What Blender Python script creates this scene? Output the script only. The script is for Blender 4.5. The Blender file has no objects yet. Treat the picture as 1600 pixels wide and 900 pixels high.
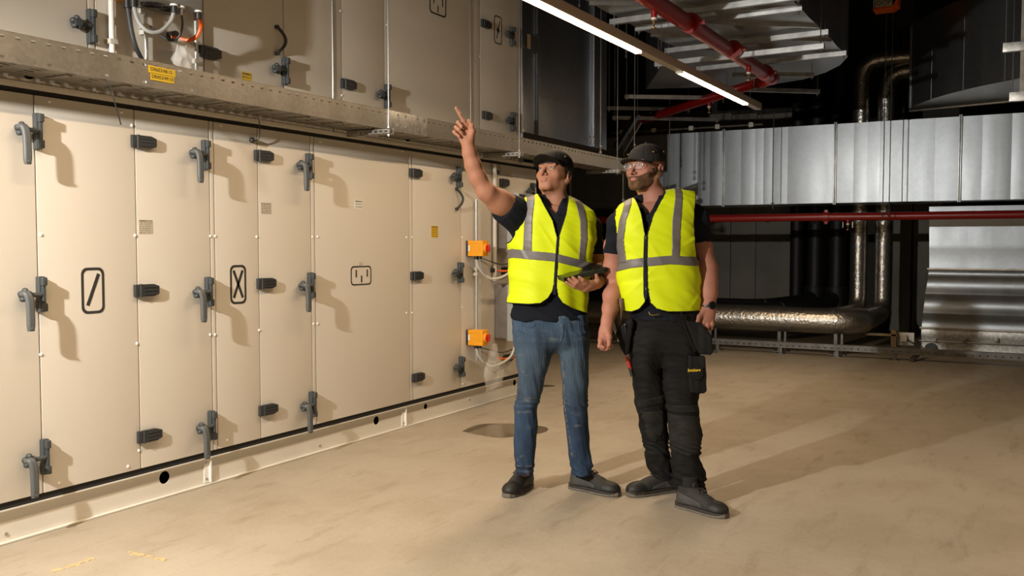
import bpy, bmesh, math, random
import numpy as np
from mathutils import Vector, Matrix
random.seed(7)
SC = bpy.context.scene
COL = SC.collection
# ------------------------------------------------------------------ camera
F_PX, CAM_H = 1450.0, 1.34
PITCH = math.atan(69.0 / F_PX)
YAW = math.atan2(815.0, math.hypot(F_PX, 69.0))
cam_d = bpy.data.cameras.new('camera'); cam_d.sensor_width = 36; cam_d.lens = F_PX / 1600 * 36
cam = bpy.data.objects.new('camera', cam_d); COL.objects.link(cam)
cam.location = (0, 0, CAM_H); cam.rotation_euler = (math.pi / 2 - PITCH, 0, YAW)
SC.camera = cam
# ------------------------------------------------------------------ world, lights, exposure
w = bpy.data.worlds.new('world'); SC.world = w; w.use_nodes = True
w.node_tree.nodes['Background'].inputs[0].default_value = (1, .86, .7, 1)
w.node_tree.nodes['Background'].inputs[1].default_value = 0.012
def lamp(name, kind, loc, energy, col, **kw):
    d = bpy.data.lights.new(name, kind); d.energy = energy; d.color = col
    for k, v in kw.items(): setattr(d, k, v)
    o = bpy.data.objects.new(name, d); COL.objects.link(o); o.location = loc
    return o
def aim(o, tgt):
    o.rotation_euler = (Vector(tgt) - o.location).to_track_quat('-Z', 'Y').to_euler()
KEY = (-3.0, .1, 2.45)
k = lamp('studio_flash', 'SPOT', KEY, 840, (1, .96, .89), shadow_soft_size=.04, spot_size=math.radians(102), spot_blend=.7)
aim(k, (-1.72, 4.7, .28))
SC.view_settings.view_transform = 'Standard'; SC.view_settings.look = 'None'
SC.view_settings.gamma = 1; SC.view_settings.use_curve_mapping = False
SC.view_settings.exposure = 0.07
# ------------------------------------------------------------------ pixel measurement -> world point helpers
_fwh = np.array([-math.sin(YAW), math.cos(YAW), 0.])
_r = np.array([math.cos(YAW), math.sin(YAW), 0.])
_fw = _fwh * math.cos(PITCH) + np.array([0, 0, -math.sin(PITCH)])
_u = np.cross(_r, _fw)
_C = np.array([0, 0, CAM_H])
def ray(px, py): return _fw + _r * (px - 800) / F_PX + _u * (450 - py) / F_PX
def on_z(px, py, z): d = ray(px, py); return _C + d * ((z - CAM_H) / d[2])
def on_x(px, py, X): d = ray(px, py); return _C + d * (X / d[0])
def on_y(px, py, Y): d = ray(px, py); return _C + d * (Y / d[1])
XP = -3.955                      # face of the doors
def W(px, py, X=XP): p = on_x(px, py, X); return p[1], p[2]
# ------------------------------------------------------------------ materials
M = {}
def new_mat(name):
    m = bpy.data.materials.new(name); m.use_nodes = True; M[name] = m
    return m, m.node_tree.nodes, m.node_tree.links, m.node_tree.nodes['Principled BSDF']
def mat(name, col, rough=.5, metal=0., var=0., vscale=6., bump=0., bscale=40., col2=None, coords='Object', **kw):
    m, N, L, b = new_mat(name)
    b.inputs['Base Color'].default_value = (*col, 1); b.inputs['Roughness'].default_value = rough
    b.inputs['Metallic'].default_value = metal
    for k_, v in kw.items(): b.inputs[k_].default_value = v
    tc = N.new('ShaderNodeTexCoord')
    if var or col2:
        n = N.new('ShaderNodeTexNoise'); n.inputs['Scale'].default_value = vscale; n.inputs['Detail'].default_value = 5
        L.new(tc.outputs[coords], n.inputs['Vector'])
        r = N.new('ShaderNodeValToRGB'); c2 = col2 or tuple(c * (1 - var) for c in col)
        r.color_ramp.elements[0].position = .35; r.color_ramp.elements[1].position = .65
        r.color_ramp.elements[0].color = (*c2, 1); r.color_ramp.elements[1].color = (*col, 1)
        L.new(n.outputs['Fac'], r.inputs[0]); L.new(r.outputs[0], b.inputs['Base Color'])
    if bump:
        n2 = N.new('ShaderNodeTexNoise'); n2.inputs['Scale'].default_value = bscale; n2.inputs['Detail'].default_value = 3
        L.new(tc.outputs[coords], n2.inputs['Vector'])
        bp = N.new('ShaderNodeBump'); bp.inputs['Strength'].default_value = bump; bp.inputs['Distance'].default_value = .01
        L.new(n2.outputs['Fac'], bp.inputs['Height']); L.new(bp.outputs[0], b.inputs['Normal'])
    return m
def galv(name, col, rough, sp=30., bump=.0, amt=.25):
    """galvanised sheet: metallic with spangle and faint vertical streaks"""
    m, N, L, b = new_mat(name); b.inputs['Metallic'].default_value = .92
    tc = N.new('ShaderNodeTexCoord')
    v = N.new('ShaderNodeTexVoronoi'); v.inputs['Scale'].default_value = sp; L.new(tc.outputs['Object'], v.inputs['Vector'])
    n = N.new('ShaderNodeTexNoise'); n.inputs['Scale'].default_value = 2.2; n.inputs['Detail'].default_value = 6
    mp = N.new('ShaderNodeMapping'); mp.inputs['Scale'].default_value = (2.5, 2.5, .5)
    L.new(tc.outputs['Object'], mp.inputs['Vector']); L.new(mp.outputs[0], n.inputs['Vector'])
    mx = N.new('ShaderNodeMix'); mx.data_type = 'RGBA'
    mx.inputs[6].default_value = (*[c * (1 - amt) for c in col], 1); mx.inputs[7].default_value = (*col, 1)
    sep = N.new('ShaderNodeSeparateColor'); L.new(v.outputs['Color'], sep.inputs[0])
    md = N.new('ShaderNodeMath'); md.operation = 'MULTIPLY_ADD'; md.inputs[1].default_value = .45
    L.new(sep.outputs[0], md.inputs[0]); L.new(n.outputs['Fac'], md.inputs[2]); L.new(md.outputs[0], mx.inputs[0])
    L.new(mx.outputs[2], b.inputs['Base Color'])
    mr = N.new('ShaderNodeMath'); mr.operation = 'MULTIPLY_ADD'; mr.inputs[1].default_value = .18; mr.inputs[2].default_value = rough - .09
    L.new(n.outputs['Fac'], mr.inputs[0]); L.new(mr.outputs[0], b.inputs['Roughness'])
    if bump:
        bp = N.new('ShaderNodeBump'); bp.inputs['Strength'].default_value = bump; bp.inputs['Distance'].default_value = .02
        L.new(n.outputs['Fac'], bp.inputs['Height']); L.new(bp.outputs[0], b.inputs['Normal'])
    return m
def emis(name, col, s):
    m, N, L, b = new_mat(name); b.inputs['Base Color'].default_value = (*col, 1)
    b.inputs['Emission Color'].default_value = (*col, 1); b.inputs['Emission Strength'].default_value = s
mat('cream', (.66, .61, .53), .42, var=.03, vscale=1.2, bump=.02, bscale=300)
mat('cream_edge', (.70, .66, .58), .38)
mat('gasket', (.012, .012, .012), .7)
mat('latch', (.050, .056, .058), .5, bump=.1, bscale=200)
mat('latch_light', (.085, .09, .09), .5)
mat('hinge_black', (.030, .032, .033), .5)
mat('ink', (.03, .03, .028), .5)
mat('cap_white', (.85, .82, .76), .3)
mat('steel', (.55, .55, .55), .38, 1.)
mat('rod', (.42, .43, .43), .35, 1.)
mat('zinc_dull', (.34, .31, .26), .42, .8, var=.3, vscale=14)
mat('zinc_bright', (.62, .60, .56), .4, .85, var=.35, vscale=30)
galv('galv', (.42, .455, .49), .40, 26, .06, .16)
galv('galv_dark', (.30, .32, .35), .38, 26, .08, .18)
galv('galv_tray', (.44, .41, .36), .42, 60, 0, .3)
mat('strut', (.50, .51, .51), .38, .9, var=.3, vscale=9)
mat('strut_dark', (.20, .19, .175), .45, .8, var=.3, vscale=9)
mat('red', (.24, .007, .006), .33, bump=.03, bscale=30)
mat('brass', (.55, .38, .16), .35, 1.)
mat('white', (.78, .76, .70), .45)
mat('offwhite', (.60, .57, .50), .45)
mat('grey_case', (.23, .235, .225), .45)
mat('grey_light', (.36, .38, .365), .42)
mat('sink_brown', (.22, .19, .165), .45, .4, var=.2, vscale=12)
mat('black_plastic', (.018, .018, .018), .4)
mat('orange', (.85, .36, .012), .38)
mat('knob_red', (.55, .02, .015), .35)
mat('cable_grey', (.33, .33, .31), .5)
mat('cable_dark', (.04, .043, .045), .5)
mat('cable_orange', (.80, .13, .012), .45)
mat('cable_yellow', (.45, .42, .12), .5)
mat('sticker_yellow', (.68, .44, .02), .4)
mat('sticker_paper', (.56, .50, .40), .5)
mat('conduit', (.50, .50, .47), .35, .5)
mat('timber', (.34, .24, .13), .7, var=.25, vscale=10)
mat('black_pipe', (.010, .010, .010), .55)
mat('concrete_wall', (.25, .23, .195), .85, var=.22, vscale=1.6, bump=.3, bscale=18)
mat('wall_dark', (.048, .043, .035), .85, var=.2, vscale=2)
mat('deck', (.085, .078, .062), .7)
mat('lamp_body', (.62, .56, .46), .4)
emis('led', (1, .72, .44), 12)
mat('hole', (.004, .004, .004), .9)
mat('jamb', (.10, .095, .085), .7)
# foil
m_, N_, L_, b_ = new_mat('foil')
b_.inputs['Base Color'].default_value = (.50, .47, .42, 1); b_.inputs['Metallic'].default_value = .95; b_.inputs['Roughness'].default_value = .34
t_ = N_.new('ShaderNodeTexCoord'); n_ = N_.new('ShaderNodeTexVoronoi'); n_.inputs['Scale'].default_value = 26
n2_ = N_.new('ShaderNodeTexNoise'); n2_.inputs['Scale'].default_value = 40; n2_.inputs['Detail'].default_value = 5
L_.new(t_.outputs['Object'], n_.inputs['Vector']); L_.new(t_.outputs['Object'], n2_.inputs['Vector'])
a_ = N_.new('ShaderNodeMath'); a_.operation = 'ADD'; L_.new(n_.outputs['Distance'], a_.inputs[0]); L_.new(n2_.outputs['Fac'], a_.inputs[1])
p_ = N_.new('ShaderNodeBump'); p_.inputs['Strength'].default_value = .32; p_.inputs['Distance'].default_value = .010
L_.new(a_.outputs[0], p_.inputs['Height']); L_.new(p_.outputs[0], b_.inputs['Normal'])
# clear plastic bag
m_, N_, L_, b_ = new_mat('clear_plastic')
b_.inputs['Base Color'].default_value = (.9, .88, .84, 1); b_.inputs['Roughness'].default_value = .12
b_.inputs['Alpha'].default_value = .28; b_.inputs['IOR'].default_value = 1.4
# floor screed
m_, N_, L_, b_ = new_mat('screed')
t_ = N_.new('ShaderNodeTexCoord')
def _noise(sc, det=6, rough=.6, stretch=None):
    n = N_.new('ShaderNodeTexNoise'); n.inputs['Scale'].default_value = sc; n.inputs['Detail'].default_value = det; n.inputs['Roughness'].default_value = rough
    src = t_.outputs['Object']
    if stretch:
        mp = N_.new('ShaderNodeMapping'); mp.inputs['Scale'].default_value = stretch; mp.inputs['Rotation'].default_value = (0, 0, .5)
        L_.new(src, mp.inputs['Vector']); src = mp.outputs[0]
    L_.new(src, n.inputs['Vector']); return n.outputs['Fac']
def _ramp(f, p0, c0, p1, c1):
    r = N_.new('ShaderNodeValToRGB'); e = r.color_ramp.elements
    e[0].position = p0; e[0].color = (*c0, 1); e[1].position = p1; e[1].color = (*c1, 1)
    L_.new(f, r.inputs[0]); return r.outputs[0]
def _mul(a, b, f=1.):
    x = N_.new('ShaderNodeMix'); x.data_type = 'RGBA'; x.blend_type = 'MULTIPLY'; x.inputs[0].default_value = f
    L_.new(a, x.inputs[6]); L_.new(b, x.inputs[7]); return x.outputs[2]
c_ = _ramp(_noise(.55), .3, (.345, .295, .226), .7, (.395, .342, .268))
c_ = _mul(c_, _ramp(_noise(2.4, 8), .32, (.88, .86, .82), .58, (1, 1, 1)))
c_ = _mul(c_, _ramp(_noise(9, 8, .7, (1, .22, 1)), .30, (.72, .68, .62), .46, (1, 1, 1)), .75)
c_ = _mul(c_, _ramp(_noise(60, 4), .26, (.7, .66, .6), .40, (1, 1, 1)), .6)
L_.new(c_, b_.inputs['Base Color'])
rr_ = _ramp(_noise(1.7, 5), .3, (.52,) * 3, .7, (.70,) * 3); L_.new(rr_, b_.inputs['Roughness'])
p_ = N_.new('ShaderNodeBump'); p_.inputs['Strength'].default_value = .18; p_.inputs['Distance'].default_value = .01
L_.new(_noise(22, 6), p_.inputs['Height']); L_.new(p_.outputs[0], b_.inputs['Normal'])
b_.inputs['Specular IOR Level'].default_value = .3
m_, N_, L_, b_ = new_mat('puddle'); b_.inputs['Base Color'].default_value = (.17, .135, .09, 1); b_.inputs['Roughness'].default_value = .04
mat('glue', (.56, .42, .22), .6, var=.25, vscale=60)
# ------------------------------------------------------------------ mesh builder
WL = {}                                                     # world location of every un-rotated root / part
class MB:
    def __init__(s): s.v = []; s.f = []; s.mi = []; s.cur = 0; s.mats = []
    def use(s, m):
        if m not in s.mats: s.mats.append(m)
        s.cur = s.mats.index(m); return s
    def add(s, vs, fs):
        o = len(s.v); s.v += [tuple(map(float, p)) for p in vs]
        for f in fs: s.f.append(tuple(i + o for i in f)); s.mi.append(s.cur)
        return s
    def box(s, a, b, ch=0.):
        x0, y0, z0 = [min(p, q) for p, q in zip(a, b)]; x1, y1, z1 = [max(p, q) for p, q in zip(a, b)]
        if ch <= 0:
            vs = [(x, y, z) for x in (x0, x1) for y in (y0, y1) for z in (z0, z1)]
            return s.add(vs, [(0, 1, 3, 2), (4, 6, 7, 5), (0, 4, 5, 1), (2, 3, 7, 6), (0, 2, 6, 4), (1, 5, 7, 3)])
        bm = bmesh.new(); bmesh.ops.create_cube(bm, size=1)
        for v in bm.verts: v.co = ((x0 + x1) / 2 + v.co.x * (x1 - x0), (y0 + y1) / 2 + v.co.y * (y1 - y0), (z0 + z1) / 2 + v.co.z * (z1 - z0))
        bmesh.ops.bevel(bm, geom=bm.edges[:], offset=ch, segments=2, affect='EDGES', profile=.7)
        bm.verts.index_update(); s.add([v.co[:] for v in bm.verts], [[v.index for v in f.verts] for f in bm.faces]); bm.free(); return s
    def obox(s, c, ax, hs):
        """oriented box: centre, 3 axis vectors, half sizes"""
        c = np.array(c, float); A = [np.array(a, float) / np.linalg.norm(a) * h for a, h in zip(ax, hs)]
        vs = [c + i * A[0] + j * A[1] + k_ * A[2] for i in (-1, 1) for j in (-1, 1) for k_ in (-1, 1)]
        return s.add(vs, [(0, 1, 3, 2), (4, 6, 7, 5), (0, 4, 5, 1), (2, 3, 7, 6), (0, 2, 6, 4), (1, 5, 7, 3)])
    def beam(s, a, b, wd, ht):
        a = np.array(a, float); b = np.array(b, float); d = b - a; L = np.linalg.norm(d); d /= L
        up = np.array([0, 0, 1.]) if abs(d[2]) < .9 else np.array([1., 0, 0]); sd = np.cross(d, up); sd /= np.linalg.norm(sd); up = np.cross(sd, d)
        return s.obox((a + b) / 2, (d, sd, up), (L / 2, wd / 2, ht / 2))
    def channel(s, a, b, wd, ht, t=.0025):
        """open channel strut, mouth downwards, as three plates"""
        a = np.array(a, float); b = np.array(b, float); d = b - a; d /= np.linalg.norm(d)
        up = np.array([0, 0, 1.]); sd = np.cross(d, up); sd /= np.linalg.norm(sd)
        s.beam(a + up * ht / 2, b + up * ht / 2, wd, t)
        for q in (-1, 1):
            s.beam(a + sd * q * wd / 2, b + sd * q * wd / 2, t, ht)
            s.beam(a + sd * q * (wd / 2 - .008) - up * ht / 2, b + sd * q * (wd / 2 - .008) - up * ht / 2, .016, t)
        return s
    def tube(s, pts, r, n=10, cap=True):
        P = [np.array(p, float) for p in pts]; rs = r if hasattr(r, '__len__') else [r] * len(P)
        T = []
        for i in range(len(P)):
            a = P[max(i - 1, 0)]; b = P[min(i + 1, len(P) - 1)]; T.append((b - a) / (np.linalg.norm(b - a) + 1e-12))
        up = np.array([0, 0, 1.]) if abs(T[0][2]) < .9 else np.array([1., 0, 0])
        U = np.cross(T[0], up); U /= np.linalg.norm(U); vs = []
        for i, p in enumerate(P):
            U = U - T[i] * (U @ T[i]); U /= np.linalg.norm(U); V = np.cross(T[i], U)
            for k_ in range(n):
                a = 2 * math.pi * k_ / n; vs.append(p + rs[i] * (math.cos(a) * U + math.sin(a) * V))
        fs = [(i * n + k_, i * n + (k_ + 1) % n, (i + 1) * n + (k_ + 1) % n, (i + 1) * n + k_) for i in range(len(P) - 1) for k_ in range(n)]
        if cap: fs += [tuple(range(n))[::-1], tuple((len(P) - 1) * n + k_ for k_ in range(n))]
        return s.add(vs, fs)
    def prism(s, poly, h0, h1, axis=2):
        """extrude a 2-D polygon along an axis (axis 0: poly is (y,z); 1: (x,z); 2: (x,y))"""
        n = len(poly)
        def P(p, h): return {0: (h, p[0], p[1]), 1: (p[0], h, p[1]), 2: (p[0], p[1], h)}[axis]
        return s.add([P(p, h0) for p in poly] + [P(p, h1) for p in poly],
                     [tuple(range(n))[::-1], tuple(range(n, 2 * n))] + [(i, (i + 1) % n, (i + 1) % n + n, i + n) for i in range(n)])
    def sphere(s, c, r, n=10, m=6, sc=(1, 1, 1)):
        vs = [(c[0], c[1], c[2] + r * sc[2])]
        for i in range(1, m):
            for k_ in range(n):
                a = math.pi * i / m; b = 2 * math.pi * k_ / n
                vs.append((c[0] + r * sc[0] * math.sin(a) * math.cos(b), c[1] + r * sc[1] * math.sin(a) * math.sin(b), c[2] + r * sc[2] * math.cos(a)))
        vs.append((c[0], c[1], c[2] - r * sc[2])); e = len(vs) - 1
        fs = [(0, 1 + k_, 1 + (k_ + 1) % n) for k_ in range(n)]
        for i in range(m - 2):
            for k_ in range(n): fs.append((1 + i * n + k_, 1 + (i + 1) * n + k_, 1 + (i + 1) * n + (k_ + 1) % n, 1 + i * n + (k_ + 1) % n))
        fs += [(e, 1 + (m - 2) * n + (k_ + 1) % n, 1 + (m - 2) * n + k_) for k_ in range(n)]
        return s.add(vs, fs)
    def grid(s, us, vs_, fn, skip=None):
        """sheet: fn(u,v)->point ; skip(i,j) leaves a hole"""
        nu, nv = len(us), len(vs_)
        fs = [(i * nv + j, (i + 1) * nv + j, (i + 1) * nv + j + 1, i * nv + j + 1) for i in range(nu - 1) for j in range(nv - 1) if not (skip and skip(i, j))]
        return s.add([fn(a, b) for a in us for b in vs_], fs)
    def mesh(s, name, mats, org=(0, 0, 0), smooth=True):
        me = bpy.data.meshes.new(name)
        me.from_pydata([(x - org[0], y - org[1], z - org[2]) for x, y, z in s.v], [], s.f)
        names = s.mats or ([mats] if isinstance(mats, str) else mats)
        for q in names: me.materials.append(M[q])
        if len(names) > 1: me.polygons.foreach_set('material_index', s.mi)
        bm = bmesh.new(); bm.from_mesh(me); bmesh.ops.recalc_face_normals(bm, faces=bm.faces); bm.to_mesh(me); bm.free()
        if smooth:
            me.shade_smooth(); me.set_sharp_from_angle(angle=math.radians(38))
        me.update(); return me
    def build(s, name, m, parent=None, org=None, smooth=True):
        if org is None:
            if parent is not None: org = WL[parent.name]
            else:
                a = np.array(s.v); org = ((a[:, 0].min() + a[:, 0].max()) / 2, (a[:, 1].min() + a[:, 1].max()) / 2, a[:, 2].min())
        org = tuple(map(float, org))
        o = bpy.data.objects.new(name, s.mesh(name, m, org, smooth)); COL.objects.link(o)
        link(o, org, parent); return o
def link(o, org, parent=None):
    if parent is not None:
        o.parent = parent; o.location = Vector(org) - Vector(WL[parent.name])
    else: o.location = org
    WL[o.name] = tuple(org)
def tag(o, label=None, cat=None, group=None, kind=None):
    for k_, v in (('label', label), ('category', cat), ('group', group), ('kind', kind)):
        if v: o[k_] = v
    return o
def thing(name, org, label, cat, group=None):
    o = bpy.data.objects.new(name, None); COL.objects.link(o); o.empty_display_size = .1
    link(o, tuple(map(float, org))); return tag(o, label, cat, group)
def inst(me, name, org, parent):
    o = bpy.data.objects.new(name, me); COL.objects.link(o); link(o, tuple(map(float, org)), parent); return o
def arc(P, n=8):
    """smooth curve through control points (Catmull-Rom)"""
    P = [np.array(p, float) for p in P]; Q = [2 * P[0] - P[1]] + P + [2 * P[-1] - P[-2]]; out = []
    for i in range(1, len(Q) - 2):
        for k_ in range(n):
            t = k_ / n; a, b, c, d = Q[i - 1:i + 3]
            out.append(.5 * ((2 * b) + (c - a) * t + (2 * a - 5 * b + 4 * c - d) * t * t + (3 * b - a - 3 * c + d) * t ** 3))
    out.append(P[-1]); return out
def text_mesh(txt, size, org, right, up, m, parent, name='lettering', off=.0015, bold=0., align='CENTER'):
    cu = bpy.data.curves.new('t', 'FONT'); cu.body = txt; cu.size = size; cu.align_x = align; cu.align_y = 'CENTER'; cu.offset = bold; cu.resolution_u = 2
    to = bpy.data.objects.new('t', cu); COL.objects.link(to)
    dg = bpy.context.evaluated_depsgraph_get(); me = bpy.data.meshes.new_from_object(to.evaluated_get(dg)); bpy.data.objects.remove(to)
    R = Vector(right).normalized(); U = Vector(up).normalized(); Nn = R.cross(U)
    me.transform(Matrix(((R.x, U.x, Nn.x, Nn.x * off), (R.y, U.y, Nn.y, Nn.y * off), (R.z, U.z, Nn.z, Nn.z * off), (0, 0, 0, 1))))
    me.materials.clear(); me.materials.append(M[m])
    o = bpy.data.objects.new(name, me); COL.objects.link(o); link(o, tuple(map(float, org)), parent); return o
# ================================================================== SETTING
Z_C = 5.4
def struct(name, mb, m, smooth=False):
    o = mb.build(name, m, smooth=smooth); o['kind'] = 'structure'; return o
floor = struct('floor', MB().box((-7, -5, -.12), (8, 15.2, 0)), 'screed')
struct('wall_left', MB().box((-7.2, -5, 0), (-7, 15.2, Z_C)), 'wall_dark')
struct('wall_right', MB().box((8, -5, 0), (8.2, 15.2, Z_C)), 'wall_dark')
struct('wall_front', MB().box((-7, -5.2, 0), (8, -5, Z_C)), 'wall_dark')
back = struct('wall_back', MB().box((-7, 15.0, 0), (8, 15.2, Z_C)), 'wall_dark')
cm = MB()                                                    # corrugated deck
prof = []
x = -7.2
ys = np.arange(-5, 15.2, .2)
pts = []
for y in ys: pts += [(y, Z_C), (y + .08, Z_C), (y + .10, Z_C + .06), (y + .18, Z_C + .06)]
cm.prism([(a, b) for a, b in pts] + [(pts[-1][0], Z_C + .15), (pts[0][0], Z_C + .15)], -7.2, 8.2, axis=0)
struct('ceiling', cm, 'deck')
# pale panels on the back wall (precast), each its own piece
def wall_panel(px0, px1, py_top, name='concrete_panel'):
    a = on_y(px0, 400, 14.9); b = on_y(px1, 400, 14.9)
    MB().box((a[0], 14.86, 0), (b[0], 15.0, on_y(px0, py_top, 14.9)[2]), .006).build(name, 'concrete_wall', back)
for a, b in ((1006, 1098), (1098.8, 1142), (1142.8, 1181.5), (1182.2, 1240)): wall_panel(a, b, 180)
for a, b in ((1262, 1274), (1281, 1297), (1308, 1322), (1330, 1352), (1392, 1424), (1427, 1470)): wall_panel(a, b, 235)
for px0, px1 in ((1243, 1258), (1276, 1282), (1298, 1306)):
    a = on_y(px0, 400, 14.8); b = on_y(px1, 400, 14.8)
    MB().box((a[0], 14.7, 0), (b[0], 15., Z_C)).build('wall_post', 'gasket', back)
# ================================================================== AIR HANDLING UNITS
RX = XP - .032                                               # recessed base rail
def plate_holes(mb, y0, y1, z0, z1, X, holes, n=20, depth=.003):
    """vertical sheet at X with real round holes and a short collar behind each"""
    y = y0; hs = sorted(holes)
    for (hy, hz, r) in hs:
        wv = min(hz - z0, z1 - hz, r * 1.6)
        mb.grid([y, hy - r * 1.5], [z0, z1], lambda a, b: (X, a, b))
        q0, q1 = hy - r * 1.5, hy + r * 1.5; ring = []; outer = []
        for k_ in range(n):
            a = 2 * math.pi * (k_ + .5) / n; c_, s_ = math.cos(a), math.sin(a)
            ring.append((X, hy + r * c_, hz + r * s_))
            t = min((r * 1.5) / abs(c_) if abs(c_) > 1e-6 else 9, ((z1 - hz) if s_ > 0 else (hz - z0)) / abs(s_) if abs(s_) > 1e-6 else 9)
            outer.append((X, hy + t * c_, hz + t * s_))
        vs = ring + outer + [(X - depth, p[1], p[2]) for p in ring]
        fs = [(k_, (k_ + 1) % n, (k_ + 1) % n + n, k_ + n) for k_ in range(n)] + [(k_, (k_ + 1) % n, (k_ + 1) % n + 2 * n, k_ + 2 * n) for k_ in range(n)]
        mb.add(vs, fs)
        for (cy, cz) in ((q0, z0), (q0, z1), (q1, z0), (q1, z1)):   # corner fillers
            near = [outer[k_] for k_ in range(n) if (abs(outer[k_][1] - cy) < 1e-6 or abs(outer[k_][2] - cz) < 1e-6)]
            py_ = [p for p in near if abs(p[1] - cy) < 1e-6]; pz_ = [p for p in near if abs(p[2] - cz) < 1e-6]
            if py_ and pz_:
                a = min(py_, key=lambda p: abs(p[2] - cz)); b = min(pz_, key=lambda p: abs(p[1] - cy))
                mb.add([a, b, (X, cy, cz)], [(0, 1, 2)])
        y = q1
    mb.grid([y, y1], [z0, z1], lambda a, b: (X, a, b))
Y0, Y1 = 1.55, 7.52
ahu = thing('air_handling_unit', (XP - .6, (Y0 + Y1) / 2, 0), 'long cream air handling unit with levers and pictograms, standing on the floor', 'machine')
ahu2 = thing('air_handling_unit', (XP - .6, (Y0 + 7.2) / 2, 2.035), 'upper cream air handling unit stacked on the floor-standing one, above the cable tray', 'machine')
zb, zt = .192, 2.012
# --- meshes shared by the fittings (origin on the door face, +x out of the door, +y to the right, +z up)
def latch_mesh(lever, mirror=1):
    b = MB().use('latch')
    b.box((0, -.016, -.082), (.030, .016, .082), .007)
    b.box((.026, -.011, -.078), (.052, .011, -.040), .006); b.box((.026, -.011, .040), (.052, .011, .078), .006); b.box((.03, -.007, -.05), (.044, .007, .05), .003)
    b.tube([(.034, -.01, 0), (.034, -.095, 0)], .011, 10)
    for k_ in range(5):
        a = math.pi / 2 + 2 * math.pi * k_ / 5
        b.sphere((.034, -.088 + .021 * math.cos(a), .021 * math.sin(a)), .0135, 10, 6, (1.25, 1, 1))
    b.tube([(.012, -.088, 0), (.056, -.088, 0)], .019, 12)
    if lever:
        b.use('latch_light')
        P = arc([(.056, -.110, .004), (.074, -.106, .008), (.084, -.100, -.02), (.086, -.098, -.08), (.086, -.098, -.158)], 5)
        for q in (-.007, 0, .007): b.tube([(p[0], p[1] + q, p[2]) for p in P], [.012, .013] + [.0125] * (len(P) - 4) + [.0115, .009], 10)
        b.tube([(.097, -.098, -.145), (.103, -.098, -.145)], .007, 10)
    return b.mesh('latch', 'latch')
ME_LEVER, ME_STAR = latch_mesh(True), latch_mesh(False)
ME_LEVER.name, ME_STAR.name = 'lever_latch', 'star_latch'
hb = MB()
hb.box((0, -.034, -.031), (.020, -.004, .031), .004)
hb.prism([(.002, -.031), (.075, -.031), (.108, -.020), (.108, .020), (.075, .031), (.002, .031)], 0, .024, axis=0)
hb.tube([(.017, -.001, -.033), (.017, -.001, .033)], .009, 8)
for q in (-.018, 0, .018): hb.box((.024, .012, q - .004), (.027, .09, q + .004))
ME_HINGE = hb.mesh('hinge', 'hinge_black')
ar = MB(); P = [(.012 + .030 * math.sin(math.pi * t), .040 * math.sin(math.pi * t), .078 - .156 * t) for t in np.linspace(0, 1, 14)]
ar.tube(P, .0095, 10); ar.tube([(0, 0, .078), (.02, 0, .078)], .012, 10); ar.tube([(0, 0, -.078), (.02, 0, -.078)], .012, 10)
ME_GRIP = ar.mesh('grip_handle', 'hinge_black')
cp = MB().sphere((0, 0, 0), .0085, 10, 6, (.7, 1, 1)); ME_CAP = cp.mesh('screw_cap', 'cap_white')
bo = MB().tube([(0, 0, 0), (.006, 0, 0)], .008, 6); ME_BOLT = bo.mesh('bolt', 'steel')
def door(unit, ya, yb, z0, z1, name='door_panel'):
    o = MB().box((XP - .045, ya + .0035, z0), (XP, yb - .0035, z1), .0035).build(name, 'cream', unit, org=(XP, (ya + yb) / 2, z0))
    return o
def put(me, name, parent, px, py, X=XP):
    y, z = W(px, py, X); return inst(me, name, (X, y, z), parent)
def sign_frame(parent, px0, px1, py0, py1, bars, name='pictogram', t=.013, rr=.032):
    yc0, yc1 = W(px0, (py0 + py1) / 2)[0], W(px1, (py0 + py1) / 2)[0]
    zc1, zc0 = W((px0 + px1) / 2, py0)[1], W((px0 + px1) / 2, py1)[1]
    def rr_(y0, y1, z0, z1, r, n=5):
        out = []
        for cy, cz, a0 in ((y1 - r, z1 - r, 0), (y0 + r, z1 - r, 90), (y0 + r, z0 + r, 180), (y1 - r, z0 + r, 270)):
            for k_ in range(n + 1):
                a = math.radians(a0 + 90 * k_ / n); out.append((cy + r * math.cos(a), cz + r * math.sin(a)))
        return out
    A = rr_(yc0, yc1, zc0, zc1, rr); B = rr_(yc0 + t, yc1 - t, zc0 + t, zc1 - t, rr - t * .6); n = len(A)
    b = MB(); X = XP + .0012
    b.add([(X, *p) for p in A] + [(X, *p) for p in B] + [(XP, *p) for p in A] + [(XP, *p) for p in B],
          [(i, (i + 1) % n, (i + 1) % n + n, i + n) for i in range(n)] + [(i, (i + 1) % n, (i + 1) % n + 2 * n, i + 2 * n) for i in range(n)] + [(i + n, (i + 1) % n + n, (i + 1) % n + 3 * n, i + 3 * n) for i in range(n)])
    for (u0, v0), (u1, v1), wd in bars:
        a = (X - .0006, yc0 + (yc1 - yc0) * u0, zc0 + (zc1 - zc0) * v0); c = (X - .0006, yc0 + (yc1 - yc0) * u1, zc0 + (zc1 - zc0) * v1)
        d = np.array(c) - np.array(a); sd = np.cross(d, (1, 0, 0))
        b.obox((np.array(a) + np.array(c)) / 2, (d, sd, (1, 0, 0)), (np.linalg.norm(d) / 2, wd / 2, .0006))
    return b.build(name, 'ink', parent)
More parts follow.
